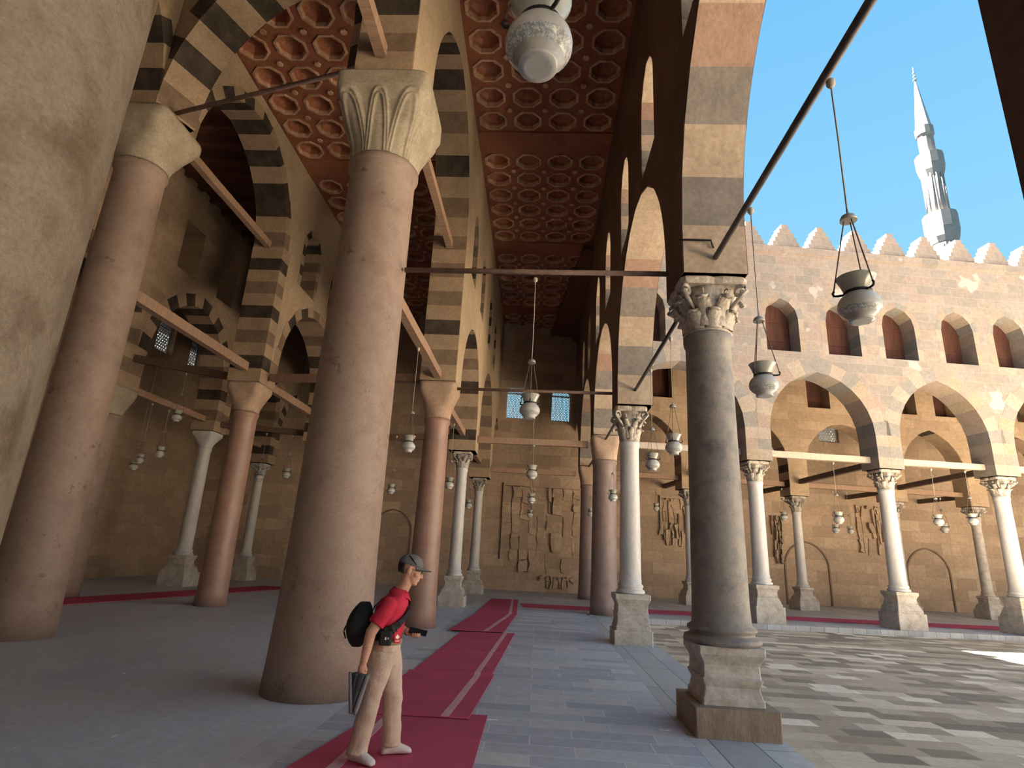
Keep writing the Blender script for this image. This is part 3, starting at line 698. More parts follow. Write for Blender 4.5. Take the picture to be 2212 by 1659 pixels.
along(RX, RY[2]+.56, RY[3]-.46, ZR, 'dark iron tie rod with two hanging lamps, crossing the blue sky', g1, kind='rod', w=.034, m=M['iron_dark'])
along(RX, RY[3]+.46, RY[4]-.46, ZR, 'dark tie rod from the dark grey column to the white marble column', g1, kind='rod', w=.034, m=M['iron_dark'])
along(RX, RY[4]+.46, RY[5]-.46, ZR, 'dark tie rod from the white marble column to the stout rose column', g1, kind='rod', w=.034, m=M['iron_dark'])
along(RX, RY[5]+.46, RY[6]-.46, ZR, 'dark tie rod between the two rose granite columns', g1, kind='rod', w=.034, m=M['iron_dark'])
g2 = 'tie beams of the left arcade'
along(LX, LY[2]+.52, LY[3]-.46, 5.42, 'square timber tie beam from the giant column down to the reddish column capital', g2)
along(LX, LY[3]+.46, LY[4]-.43, 5.06, 'timber tie beam between the reddish column and the white column', g2)
along(LX, LY[4]+.43, LY[5]-.43, 5.02, 'short timber tie beam between the two slim white columns', g2)
along(LX, LY[2]+.64, LY[3]-.46, 8.75, 'upper timber beam behind the giant column ending at the striped pier', g2)
along(LX-.05, LY[1]+.64, LY[2]-.64, 8.3, 'upper timber beam running overhead to the lotus capital', g2)
g3 = 'tie beams of the second left row'
along(QX, QY[2]+.44, QY[3]-.46, 5.88, 'long timber tie beam from the left giant column to the polished red column', g3, w=.17, h=.22)
along(QX, QY[2]+.64, QY[3]-.46, 9.45, 'upper timber beam from the left giant capital to the striped arch', g3)
along(QX, QY[3]+.46, QY[4]-.43, 5.75, 'timber tie beam running right from the polished red column', g3, w=.17, h=.22)
g4 = 'tie beams across the aisles'
ya = LY[2]
tie((LX+.50,LY[2]-.1,5.17),(RX-.42,RY[3]+.12,5.13), 'rusty iron rod across the carpet aisle, nearest and highest in view', 'rod', .035, m=M['iron_rust'], group=g4)
tie((LX+.44,LY[3]-.2,5.16),(RX-.42,RY[4]+.1,5.12), 'rusty iron rod across the aisle in front of the lattice windows', 'rod', .035, m=M['iron_rust'], group=g4)
tie((LX+.44,LY[4],4.93),(RX-.50,RY[5],4.95), 'broad timber beam across the aisle below the lattice windows', group=g4)
tie((LX+.44,LY[5],4.78),(RX-.50,RY[6],4.80), 'timber beam across the aisle closest to the end wall', group=g4)
tie((QX+.62,QY[2]-.28,9.28),(LX-.6,LY[2]+.42,9.12), 'thin rusty rod between the two giant capitals', 'rod', .04, m=M['iron_rust'], group=g4)
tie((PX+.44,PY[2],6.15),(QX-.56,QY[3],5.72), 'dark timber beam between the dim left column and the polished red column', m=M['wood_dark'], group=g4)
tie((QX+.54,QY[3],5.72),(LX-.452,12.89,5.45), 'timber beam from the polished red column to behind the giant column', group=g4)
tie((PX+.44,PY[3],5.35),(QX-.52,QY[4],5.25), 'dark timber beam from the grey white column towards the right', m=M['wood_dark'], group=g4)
tie((QX+.52,QY[4],5.15),(LX-.52,LY[4],5.0), 'timber beam in the dim aisle left of the white column', group=g4)
along(PX, PY[2]+.44, PY[3]-.44, 5.45, 'timber tie beam from the dim left column to the grey white column', g4)
along(PX, PY[3]+.44, PY[4]-.40, 5.30, 'timber tie beam between the two grey white columns at the left', g4)
g5 = 'tie beams of the far galleries'
def fbeam(o0, o1, d, z, label, **k):
    a, b = far(o0, d), far(o1, d); tie((*a,z),(*b,z), label, group=g5, **k)
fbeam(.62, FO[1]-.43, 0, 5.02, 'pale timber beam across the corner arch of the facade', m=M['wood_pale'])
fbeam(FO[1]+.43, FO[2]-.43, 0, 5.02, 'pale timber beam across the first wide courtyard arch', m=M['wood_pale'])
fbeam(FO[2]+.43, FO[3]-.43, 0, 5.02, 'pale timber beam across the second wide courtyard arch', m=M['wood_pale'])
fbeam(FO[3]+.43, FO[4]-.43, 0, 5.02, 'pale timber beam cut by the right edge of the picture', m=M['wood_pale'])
fbeam(1.32, IO[1]-.43, 5.78, 4.9, 'timber beam of the inner gallery next to the stout rose column')
fbeam(IO[1]+.43, IO[2]-.43, 5.78, 4.9, 'timber beam of the inner gallery under the first courtyard arch')
fbeam(IO[2]+.43, IO[3]-.43, 5.78, 4.9, 'timber beam of the inner gallery behind the middle facade column')
fbeam(IO[3]+.43, IO[4]-.43, 5.78, 4.9, 'timber beam of the inner gallery under the second courtyard arch')
for k, lb in ((1,'dark slanting beam joining the first facade column to the gallery column behind'),(2,'dark slanting beam joining the middle facade column to the gallery column behind'),(3,'dark slanting beam joining the right facade column to the gallery column behind')):
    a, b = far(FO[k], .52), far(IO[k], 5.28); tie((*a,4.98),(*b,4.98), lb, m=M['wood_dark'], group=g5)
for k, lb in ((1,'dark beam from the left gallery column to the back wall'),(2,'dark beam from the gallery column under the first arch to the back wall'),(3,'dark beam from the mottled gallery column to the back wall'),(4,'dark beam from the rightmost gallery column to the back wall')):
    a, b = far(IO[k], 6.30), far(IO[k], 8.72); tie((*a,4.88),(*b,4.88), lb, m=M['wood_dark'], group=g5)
# small iron bracket on the pier of the dark grey column
mb = MB(); mb.tube([(RX-.42,RY[3]-.47,5.28),(RX-.05,RY[3]-.475,5.28),(RX-.02,RY[3]-.47,5.18)], .014, 6)
tag(mb.build('iron_bracket', M['iron']), 'thin iron bracket across the pier above the dark grey column', 'bracket')

# ------------------------------------------------------------------ hanging lamps
def make_lamp():
    root = empty('hanging_lamp')           # origin at the middle of the bowl
    mb = MB(); mb.lathe([(.050,-.105),(.072,-.103),(.074,-.090),(.066,-.082),(.095,-.062)], n=32); mb.build('foot', M['opal'], root)
    mb = MB(); mb.lathe([(.095,-.062),(.118,-.035),(.1235,-.022)], n=32, cap=False); mb.build('painted_band', M['opal_band'], root)
    mb = MB(); mb.lathe([(.1235,-.022),(.126,0),(.121,.028),(.105,.056),(.084,.076),(.073,.088)], n=32, cap=False); mb.build('bowl', M['opal'], root)
    mb = MB(); mb.lathe([(.073,.088),(.078,.105),(.092,.145),(.112,.19),(.118,.198),(.115,.2),(.108,.19),(.088,.145),(.074,.105),(.068,.09)], n=32, cap=False); mb.build('neck', M['opal_neck'], root)
    mb = MB(); mb.lathe([(.074,.080),(.082,.082),(.082,.100),(.076,.102)], n=28)
    for k in range(3):
        a = .4+k*2*pi/3; p = lambda r, z: (r*cos(a), r*sin(a), z)
        mb.tube([p(.08,.088), p(.115,.084), p(.135,.088), p(.140,.105), p(.132,.118)], .008, 6)
    mb.build('iron_collar', M['iron'], root)
    for k in range(3):
        a = .4+k*2*pi/3; mb = MB(); pts = [Vector((.134*cos(a), .134*sin(a), .112)).lerp(Vector((.026*cos(a), .026*sin(a), .62)), t/8) for t in range(9)]
        mb.tube(pts, .0045, 5); mb.build('chain', M['iron_rust'], root)
    mb = MB(); mb.lathe([(.052,.615),(.05,.63),(.04,.652),(.02,.666),(.007,.672),(.007,.70)], n=20); mb.build('canopy_cap', M['cap_tin'], root)
    return root
lamp0 = make_lamp()
lamp_n = [0]
def lamp(x, y, z, ztop, label, s=1.0, group='hanging milk glass lamps', hook=True):
    first = lamp_n[0] == 0; o = lamp0 if first else copy_tree(lamp0)
    lamp_n[0] += 1
    o.location = (x,y,z); o.scale = (s,s,s); o.rotation_euler = (0,0,random.random()*2)
    tag(o, label, 'lamp', group)
    L0 = (ztop-.035-z)/s-.69
    mb = MB(); mb.tube([(0,0,.69),(.004,0,.69+L0*.5),(0,0,.69+L0)], .006 if s > .9 else .006, 5)
    if hook: mb.lathe([(.012,-.075),(.03,-.05),(.03,-.012),(.018,0)], (0,0,.69+L0), 8)
    if first: cord0.append(mb)        # its cord is linked last, so that the copies do not inherit it
    else: mb.build('cord', M['cord'], o)
cord0 = []
lamp(-.07, 1.9, 3.64, 5.1, 'milk glass lamp seen from below at the top centre, largest of all', 1.13)
lamp(RX, 3.42, 3.20, ZR-.05, 'big milk glass lamp hanging against the facade windows, right of the dark grey column')
lamp(RX, 5.02, 3.15, ZR-.05, 'milk glass lamp hanging close right of the dark grey column capital')
lamp(-.15, 6.85, 3.28, 5.12, 'white lamp hanging in the middle of the aisle between the lattice windows', 1.0)
lamp(-.17, 12.6, 3.25, 5.10, 'second lamp down the middle of the aisle, below the lattice windows')
lamp(-.22, 17.8, 3.15, 4.84, 'third lamp down the middle of the aisle, in front of the broken panel')
lamp(-.32, 23.4, 3.05, 4.69, 'fourth and smallest lamp down the middle of the aisle')
lamp(LX, 10.27, 3.35, 5.31, 'white lamp hanging between the giant column and the reddish column', 1.0)
lamp(LX, 15.41, 3.23, 4.95, 'small lamp just left of the white column with leafy capital')
lamp(LX, 20.1, 3.06, 4.91, 'tiny lamp between the two slim white columns')
lamp(-4.57, 17.75, 3.23, 4.99, 'small lamp at the right edge of the giant column')
lamp(-9.63, 14.4, 4.55, 5.83, 'grey white lamp hanging high in the dim left aisle')
lamp(-9.6, 19.4, 3.60, 5.2, 'small dim lamp between the red column and the thin grey column', 1.1)
lamp(-8.7, 19.45, 3.75, 5.17, 'small dim lamp touching the capital of the thin grey column', 1.1)
lamp(PX, 16.9, 3.92, 5.34, 'dim lamp right of the dim left column, upper of a pair', 1.1)
lamp(PX, 16.1, 3.60, 5.34, 'dim lamp right of the dim left column, lower of a pair', .9)
lamp(-13.4, 18.4, 3.65, 12.1, 'faint lamp deepest in the far left aisle', 1.0)
lamp(RX, 8.53, 3.21, ZR-.05, 'white lamp hanging left of the dark grey column, higher of two')
lamp(RX, 10.17, 3.20, ZR-.05, 'white lamp just right of the white marble column')
lamp(RX, 15.6, 3.13, ZR-.05, 'small lamp in front of the stout rose column')
lamp(RX, 22.2, 3.13, ZR-.05, 'tiny lamp in front of the smaller rose column')
lamp(*far(2.07,5.78), 3.9, 4.77, 'small lamp in the gap between the stout rose column and the white marble column', .95)
lamp(*far(3.50,5.78), 3.6, 4.77, 'small lamp between the white marble column and the thin gallery column')
lamp(*far(FO[1]+2.62,0), 3.08, 4.92, 'white lamp under the beam of the first wide courtyard arch', 1.2)
lamp(*far(FO[2]+1.62,0), 3.19, 4.92, 'left one of two lamps under the second wide courtyard arch', 1.15)
lamp(*far(FO[2]+2.78,0), 3.28, 4.92, 'right one of two lamps under the second wide courtyard arch', 1.15)
lamp(*far(IO[2]-.55,5.78), 3.52, 4.77, 'small lamp against the thin white gallery column under the first arch', 1.2)
lamp(*far(11.03,5.78), 3.14, 4.77, 'small lamp directly below the lamp of the first wide arch', 1.15)
lamp(*far(11.66,5.78), 3.13, 4.77, 'tiny lamp right of the pair under the first wide arch')
lamp(*far(15.78,5.78), 3.42, 4.77, 'small lamp between the two lamps under the second wide arch', 1.25)

cord0[0].build('cord', M['cord'], lamp0)

# ------------------------------------------------------------------ carpets
def runner(corners, label, name='carpet_runner', stripe=None, z=.012, th=.012, wave=.0, curl=None, seams=()):
    """corners: near-left, near-right, far-right, far-left on the floor"""
    a, b, c, d = [Vector((*p,0)) for p in corners]; n = 26; mb = MB()
    rg = random.Random(len(label)); ph = rg.random()*6
    def pt(u, v, off):
        p = a.lerp(b,u).lerp(d.lerp(c,u), v); zz = z+off+wave*(.5+.5*sin(v*11+ph+u*1.3))
        for sv, hh in seams: zz += hh*math.exp(-((v-sv)*60)**2)
        if curl and v > .97: zz += curl*(v-.97)/.03
        p.z = zz; return p
    V = [i/n for i in range(n+1)]
    for sv, hh in seams: V += [sv+k*.006 for k in range(-4,5)]
    V = sorted(v for v in V if 0 <= v <= 1)
    U = [0,.25,.5,.75,1]
    def sheet(mb, U, off):
        rings = []
        for v in V: rings.append([pt(u,v,off) for u in U]+[pt(u,v,off-th) for u in reversed(U)])
        mb.loft(rings, 0, False)
    sheet(mb, U, 0); o = mb.build(name, M['carpet']); tag(o, label, 'carpet')
    if stripe:
        s = MB(); V2 = V; rings = []
        (n0, n1), (f0, f1) = stripe
        for v in V2:
            u0, u1 = n0+(f0-n0)*v, n1+(f1-n1)*v
            rings.append([pt(u0,v,.003), pt(u1,v,.003), pt(u1,v,.0005), pt(u0,v,.0005)])
        s.loft(rings, 0, False); so = s.build('stripe', M['stripe'], o); so['label'] = 'pale pink stripe along the carpet'
    return o
runner([(-1.98,3.3),(-.42,3.3),(-.43,6.46),(-1.50,6.40)], 'crimson carpet piece under the feet of the person, nearest and widest', stripe=((.30,.375),(.10,.17)), wave=.004)
runner([(-1.74,6.20),(-.60,6.24),(-.50,8.30),(-1.62,8.24)], 'crimson carpet piece overlapping the one under the person', stripe=((.76,.83),(.775,.845)), z=.03, wave=.004, curl=.02)
runner([(-1.60,8.22),(-.54,8.26),(-.38,12.62),(-1.46,12.42)], 'long crimson carpet piece in the middle of the aisle', stripe=((.775,.845),(.79,.86)), z=.016, wave=.006, seams=((.42,.02),))
runner([(-1.70,12.40),(-.60,12.52),(-.47,16.0),(-1.52,15.9)], 'crimson carpet piece shifted to the left beyond the long one', stripe=((.62,.70),(.80,.88)), z=.04, wave=.006, seams=())
runner([(-1.55,16.05),(-.46,16.12),(-.58,21.2),(-1.50,21.15)], 'farthest crimson carpet piece of the aisle runner', stripe=((.80,.88),(.76,.84)), z=.02, wave=.004)
fa0, fb0 = far(-2.2, 1.0), far(20, 1.0); fa1, fb1 = far(-2.2, 2.3), far(20, 2.3)
runner([fa0, fb0, fb1, fa1], 'long dark crimson carpet crossing the far gallery behind the facade columns', z=.016)
runner([(-12.6,8.0),(-11.3,8.0),(-8.25,21.0),(-9.55,21.0)], 'crimson carpet strip on the dim floor at the left', z=.016)

# ------------------------------------------------------------------ minaret beyond the facade
mr = empty('minaret', (67.6,90,-1.8)); tag(mr, 'white pencil minaret rising above the merlons into the blue sky', 'minaret', None, 'thing')
M['minaret'] = noisy('minaret_limestone', (.210,.197,.185), (.253,.237,.223), .6, .8, .2, .1, fine=6)
M['lead'] = plain('lead_sheet', (.30,.30,.31), .6, .4)
def ngon(mb, prof, n=12): mb.lathe([(r*.78,z) for r, z in prof], n=n, smooth=False)
mb = MB(); ngon(mb, [(2.4,20),(2.4,57.5),(2.7,58.2),(3.0,59.2),(3.2,60)]); 
for k in range(12):
    a = 2*pi*(k+.5)/12; mb.tube([(1.84*cos(a),1.84*sin(a),44),(1.84*cos(a),1.84*sin(a),57)], .18, 5)
mb.build('lower_shaft', M['minaret'], mr)
mb = MB(); ngon(mb, [(2.5,57.4),(2.9,58.4),(3.25,60),(3.25,63.0),(3.05,63.0),(2.2,63.2)]); mb.build('balcony', M['minaret'], mr)
mb = MB(); ngon(mb, [(2.0,63),(2.0,73)])
for k in range(12):
    a = 2*pi*(k+.5)/12; mb.tube([(1.54*cos(a),1.54*sin(a),63.4),(1.54*cos(a),1.54*sin(a),71.5)], .14, 5)
mb.build('middle_shaft', M['minaret'], mr)
mb = MB(); ngon(mb, [(2.05,70.6),(2.5,71.8),(2.75,73),(2.75,75.2),(2.6,75.2),(1.7,75.4)]); mb.build('balcony', M['minaret'], mr)
mb = MB(); ngon(mb, [(1.55,75),(1.55,79.2),(1.85,79.6),(1.85,81.2),(1.6,81.3)]); mb.build('upper_shaft', M['minaret'], mr)
mb = MB(); ngon(mb, [(1.65,81.2),(1.05,85.5),(.5,89.6),(.18,92.0)]); mb.build('spire', M['lead'], mr)
mb = MB()
for z, r in ((92.2,.32),(93.0,.26),(93.8,.2)): mb.ellipsoid((0,0,z), (r,r,.28))
mb.tube([(0,0,92),(0,0,95.2)], .05, 6); mb.build('finial', M['lead'], mr)

# ------------------------------------------------------------------ person (local x = facing direction, y = the person's left)
M['skin'] = noisy('skin', (.448,.246,.174), (.560,.325,.235), 9, .55, .35, .05, fine=60)
M['shirt'] = noisy('red_polo_cotton', (.414,.025,.052), (.529,.040,.075), 5, .9, .1, .2, fine=120)
M['trouser'] = noisy('khaki_cotton', (.468,.362,.293), (.598,.474,.390), 4, .9, .1, .2, fine=120)
M['sock'] = noisy('pale_sock', (.55,.51,.50), (.68,.63,.62), 6, .95, .05, .2, fine=120)
M['cap_cloth'] = noisy('grey_cap_cloth', (.12,.12,.13), (.17,.17,.18), 6, .9, .1, .2, fine=120)
M['black_cloth'] = noisy('black_nylon', (.010,.010,.012), (.022,.021,.024), 6, .7, .3, .3, fine=70)
M['shoe'] = noisy('black_shoe_leather', (.03,.032,.038), (.075,.078,.09), 6, .5, .4, .2, fine=60)
M['sole'] = plain('grey_rubber_sole', (.16,.165,.18), .8, .2)
M['hair'] = noisy('dark_hair', (.02,.015,.012), (.06,.045,.035), 20, .8, .2, .3, stretch=(1,1,4))
M['white'] = plain('white_print', (.80,.78,.77), .7, .2); M['black_gloss'] = plain('black_screen', (.015,.016,.02), .15, .5)
M['tag_red'] = plain('red_tag', (.50,.03,.06), .7, .2); M['belt'] = plain('khaki_belt_web', (.27,.225,.15), .8, .2)
M['eye_white'] = plain('eye_white', (.7,.67,.63), .3, .5)
PR = empty('person', (-1.175,5.03,.020), radians(11))
tag(PR, 'person in grey cap, red polo shirt and khaki trousers leaning forward on the crimson carpet', 'person')
def remesh(o, vox, sm=4, disp=None):
    r = o.modifiers.new('remesh', 'REMESH'); r.mode = 'VOXEL'; r.voxel_size = vox; r.use_smooth_shade = True
    s = o.modifiers.new('smooth', 'SMOOTH'); s.iterations = sm; s.factor = .5
    if disp:
        t = bpy.data.textures.new(o.name+'_folds', 'CLOUDS'); t.noise_scale = disp[0]; t.noise_depth = 2
        d = o.modifiers.new('folds', 'DISPLACE'); d.texture = t; d.strength = disp[1]; d.mid_level = .5; d.texture_coords = 'LOCAL'
        s2 = o.modifiers.new('smooth2', 'SMOOTH'); s2.iterations = 3
    return o
def limb(mb, pts, rad, n=16):
    mb.tube(pts, rad, n)
    for p, r in zip(pts, rad): mb.ellipsoid(p, (r*.99,)*3, 0, 12, 8)
TORSO = [(.78,-.03,.118,.160),(.86,-.03,.120,.160),(.95,-.022,.122,.162),(1.03,-.012,.128,.175),(1.10,-.002,.124,.188),(1.15,.012,.108,.178),(1.185,.03,.082,.125),(1.215,.045,.060,.075)]
def torso(mb, g=0, z0=0, z1=9, tilt=0):
    mb.loft([[(cx+(hx+g)*cos(2*pi*i/28), (hy+g)*sin(2*pi*i/28), z) for i in range(28)] for z, cx, hx, hy in TORSO if z0 <= z <= z1])
HC = Vector((.125,0,1.395)); HM = Matrix.Rotation(radians(14), 3, 'Y')
def hp(x, y, z): return HC+HM @ Vector((x,y,z))
SHN, ELN, WRN = (-.02,-.185,1.125), (-.135,-.235,.925), (-.165,-.255,.715)
SHF, ELF, WRF = (.04,.185,1.125), (.045,.225,.915), (.155,.155,.885)
b = MB()
torso(b, -.014)
limb(b, [(.035,0,1.17),(.085,0,1.27),(.11,0,1.36)], [.058,.052,.055])
b.ellipsoid(hp(-.01,0,.03), (.098,.076,.092), 0, 20, 14, HM)
b.ellipsoid(hp(.030,0,-.045), (.062,.058,.075), 0, 18, 12, HM)
b.ellipsoid(hp(.058,0,-.098), (.028,.030,.022), 0, 14, 10, HM)       # chin
b.ellipsoid(hp(.070,0,.012), (.022,.052,.016), 0, 14, 8, HM)        # brow
limb(b, [hp(.080,0,.000), hp(.098,0,-.022), hp(.106,0,-.036)], [.009,.012,.014], 10)   # nose
for s in (-1,1):
    b.ellipsoid(hp(.094,s*.011,-.040), (.010,.009,.008), 0, 10, 6, HM)
    b.ellipsoid(hp(.052,s*.048,-.028), (.026,.018,.020), 0, 12, 8, HM)   # cheekbone
    b.ellipsoid(hp(-.012,s*.080,-.012), (.019,.011,.032), 0, 12, 8, HM)  # ear
    b.ellipsoid(hp(-.004,s*.080,-.030), (.009,.008,.014), 0, 10, 6, HM)
b.ellipsoid(hp(.082,0,-.062), (.014,.024,.0065), 0, 12, 6, HM); b.ellipsoid(hp(.079,0,-.074), (.014,.021,.0075), 0, 12, 6, HM)   # lips
limb(b, [SHN, ELN], [.050,.043]); limb(b, [ELN, (-.150,-.247,.82), WRN], [.042,.038,.028])
limb(b, [SHF, ELF], [.050,.043]); limb(b, [ELF, (.10,.19,.895), WRF], [.042,.036,.027])
# near hand: palm, fingers closed round the shoe collars, thumb
b.ellipsoid((-.172,-.257,.672), (.030,.022,.044), 0, 14, 10)
for k, (fx_, ln) in enumerate(((.022,.92),(.006,1.0),(-.010,.95),(-.025,.78))):
    p0 = Vector((-.172+fx_,-.252,.645)); limb(b, [p0, p0+Vector((.0,.004,-.034*ln)), p0+Vector((-.002,.030,-.047*ln)), p0+Vector((-.004,.042,-.022*ln))], [.0095,.0088,.0082,.0072], 8)
limb(b, [(-.150,-.262,.690),(-.137,-.258,.662),(-.140,-.236,.640),(-.150,-.222,.632)], [.012,.0105,.0095,.008], 8)
# far hand: palm up under the phone, fingers wrapped over its near edge, thumb along the far side
b.ellipsoid((.195,.135,.868), (.045,.036,.017), 0, 14, 10)
for k, ln in enumerate((.9,1.0,.96,.8)):
    p0 = Vector((.232-.019*k,.112,.860)); limb(b, [p0, p0+Vector((.010,-.030*ln,-.003)), p0+Vector((.014,-.050*ln,.010)), p0+Vector((.012,-.046*ln,.026))], [.0092,.0086,.008,.0072], 8)
limb(b, [(.182,.160,.876),(.208,.176,.888),(.234,.176,.899),(.256,.168,.904)], [.012,.0105,.0092,.008], 8)
HPN, KNN, ANN = (-.035,-.085,.80), (-.098,-.090,.405), (-.155,-.085,.075)
HPF, KNF, ANF = (-.020,.085,.80), (.070,.090,.410), (.085,.085,.085)
for H_, K_, A_ in ((HPN,KNN,ANN),(HPF,KNF,ANF)):
    limb(b, [H_, K_], [.088,.058]); limb(b, [K_, ((K_[0]+A_[0])/2-.012,K_[1],(K_[2]+A_[2])/2+.04), A_], [.055,.052,.034])
FDN, FDF = Vector((.80,-.60,0)), Vector((.985,.17,0))
def foot(mb, A_, D, g=0):
    A_ = Vector(A_); h = Vector((A_.x,A_.y,0)); S = Vector((-D.y,D.x,0))
    limb(mb, [A_, h-D*.028+Vector((0,0,.034+g))], [.036+g,.034+g])
    rings = []
    for t, w, hh in ((-.062,.022,.020),(-.045,.034,.030),(0,.034,.050),(.05,.036,.043),(.10,.043,.032),(.14,.043,.024),(.165,.034,.018),(.178,.018,.011)):
        c = h+D*t; rings.append([c+S*(w+g)*cos(2*pi*i/16)+Vector((0,0,max(0.001, hh+(hh+g)*sin(2*pi*i/16)))) for i in range(16)])
    mb.loft(rings)
foot(b, ANN, FDN, -.003); foot(b, ANF, FDF, -.003)
body = remesh(b.build('body', M['skin'], PR), .005, 3)
for s in (-1,1):
    e = MB(); e.ellipsoid(hp(.074,s*.027,-.004), (.011,.011,.010), 0, 12, 8); e.ellipsoid(hp(.0835,s*.028,-.005), (.0035,.0055,.0055), 1, 10, 6); e.build('eye', [M['eye_white'], M['hair']], PR)
for D, A_, in ((FDN, ANN), (FDF, ANF)):
    k = MB(); foot(k, A_, D, .003); remesh(k.build('sock', M['sock'], PR), .006, 2)
# clothes
t = MB(); torso(t, .006, .85, 1.22)
for S_, E_, s in ((SHN, ELN, -1), (SHF, ELF, 1)):
    S_, E_ = Vector(S_), Vector(E_); end = S_.lerp(E_, .74)
    limb(t, [S_+Vector((.01,-s*.04,.0)), S_, S_.lerp(E_,.35)], [.060,.064,.062]); t.tube([S_.lerp(E_,.25), end], [.062,.068], 18)
shirt = remesh(t.build('polo_shirt', M['shirt'], PR), .007, 3, (.09,.016))
c = MB(); rings = []
for r_, z_, k_ in ((.058,1.236,.012),(.065,1.240,.013),(.098,1.192,.024),(.100,1.186,.026),(.088,1.188,.022),(.060,1.220,.012)):
    rings.append([(.052+r_*cos(a)*(.95), r_*1.02*sin(a), z_-k_*cos(a)-(.02*max(0,cos(a))**8 if r_ > .08 else 0)) for a in [2*pi*i/32 for i in range(32)]])
c.loft(rings, close=True)
c.build('collar', M['shirt'], shirt)
t = MB()
t.loft([[(cx+hx*cos(2*pi*i/24), hy*sin(2*pi*i/24), z) for i in range(24)] for z, cx, hx, hy in ((.66,-.03,.10,.15),(.74,-.03,.130,.170),(.80,-.03,.134,.172),(.85,-.028,.134,.172))])
for H_, K_, A_, kick in ((HPN,KNN,ANN,-.01),(HPF,KNF,ANF,.02)):
    A2 = Vector(A_)+Vector((.005,0,-.02)); H_, K_ = Vector(H_), Vector(K_)
    t.tube([H_+Vector((0,0,-.02)), H_.lerp(K_,.5)+Vector((.006,0,0)), K_+Vector((.004,0,0)), K_.lerp(A2,.5), A2+Vector((0,0,.02)), A2], [.115,.098,.080,.074,.074,.079], 20)
tr = remesh(t.build('trousers', M['trouser'], PR), .007, 3, (.17,.036))
bl = MB(); bl.loft([[(-.03+(h_)*cos(2*pi*i/32), (w_)*sin(2*pi*i/32), z) for i in range(32)] for z, h_, w_ in ((.822,.140,.179),(.860,.139,.178),(.860,.122,.16),(.822,.122,.16))], close=True)
bl.build('belt', M['belt'], tr)
cp = MB()
rings = []
for k in range(9):
    u = k/8; zz = .034+.088*sin(u*pi/2); f = cos(u*pi/2*.96)
    rings.append([hp(-.014+.106*f*cos(2*pi*i/28), .086*f*sin(2*pi*i/28), zz) for i in range(28)])
cp.loft(rings); cp.ellipsoid(hp(-.014,0,.121), (.008,.008,.005), 0, 10, 6)
cap = cp.build('baseball_cap', M['cap_cloth'], PR)
vz = MB(); rows = []
for k in range(7):
    u = k/6; row = []
    for i in range(15):
        a = -1.15+2.3*i/14; rr = .094+.082*u*cos(a*.9); row.append(hp(-.010+rr*cos(a), (.082+.004*u)*sin(a), .042-.010*u-.022*(sin(a)**2)*u))
    rows.append(row)
up = [p for r in rows for p in r]; fs = [(k*15+i,k*15+i+1,k*15+i+16,k*15+i+15) for k in range(6) for i in range(14)]
vz.add(up, fs, 0, True); vz.add([p+Vector((0,0,-.005)) for p in up], [tuple(reversed(f)) for f in fs], 0, True)
vz.tube([p+Vector((0,0,-.0025)) for p in rows[6]], .0035, 6, 1)
vz.build('visor', [M['cap_cloth'], M['black_cloth']], cap)
sl = MB(); pts = [hp(-.040+.075*t_, -.088+.026*t_, .100-.062*t_) for t_ in (0,.35,.7,1)]
sl.tube([hp(-.05,-.062,.103), hp(-.01,-.080,.078), hp(.03,-.079,.048)], [.004,.006,.004], 6); sl.build('cap_slash', M['black_cloth'], cap)['label'] = 'black slash on the side of the cap'
hr = MB()
hr.loft([[hp(-.018+r_*cos(a)*1.0, r_*.84*sin(a), z_) for a in [pi*.66+pi*.68*i/18 for i in range(19)]]+[hp(-.018+(r_-.02)*cos(a), (r_-.02)*.84*sin(a), z_) for a in [pi*.66+pi*.68*i/18 for i in reversed(range(19))]] for z_, r_ in ((.040,.100),(.005,.099),(-.022,.094),(-.045,.084))])
hr.build('hair', M['hair'], PR)
gl = MB()
for s in (-1,1):
    gl.tube([hp(.092+.004*cos(q),s*.030+.020*cos(q),-.002+.014*sin(q)) for q in [2*pi*k/16 for k in range(17)]], .0016, 5, 0, True, False)
    gl.tube([hp(.092,s*.052,.002), hp(.04,s*.074,.006), hp(-.012,s*.084,.006)], .0018, 5)
gl.tube([hp(.094,-.010,0), hp(.097,0,.004), hp(.094,.010,0)], .0018, 5)
gl.build('eyeglasses', M['black_gloss'], PR)
wt = MB(); wt.lathe([(.030,-.008),(.0325,-.006),(.0325,.006),(.030,.008)], n=20, cap=False); w_ = wt.build('wristband', M['black_cloth'], PR, (.143,.163,.887)); w_.rotation_euler = (radians(58), radians(80), 0)
PRm = Matrix.Translation((-1.175,5.03,.020)) @ Matrix.Rotation(radians(11), 4, 'Z')
def held(name, label, cat, loc, group=None):
    o = empty(name); o.matrix_world = PRm @ Matrix.Translation(loc); tag(o, label, cat, group); return o
# phone in the far hand
ph_ = MB(); ph_.squares([(.5,-.0045),(.5,.0045)], bev=.08)
f = held('phone', 'black phone held out flat in the left hand of the person', 'phone', (.228,.130,.892))
pm = MB(); R_p = []
for z_ in (-.0045,.0045): R_p.append([(x_,y_,z_) for x_, y_ in ((.072,-.030),(.076,-.026),(.076,.030),(.072,.034),(-.072,.034),(-.076,.030),(-.076,-.026),(-.072,-.030))])
pm.loft(R_p, 0, False); pb = pm.build('phone_case', M['black_cloth'], f); pb.rotation_euler = (radians(32), radians(9), radians(-8))
pm = MB(); pm.box((0,.002,.0052), (.142,.058,.001)); pb = pm.build('screen', M['black_gloss'], f); pb.rotation_euler = (radians(32), radians(9), radians(-8))
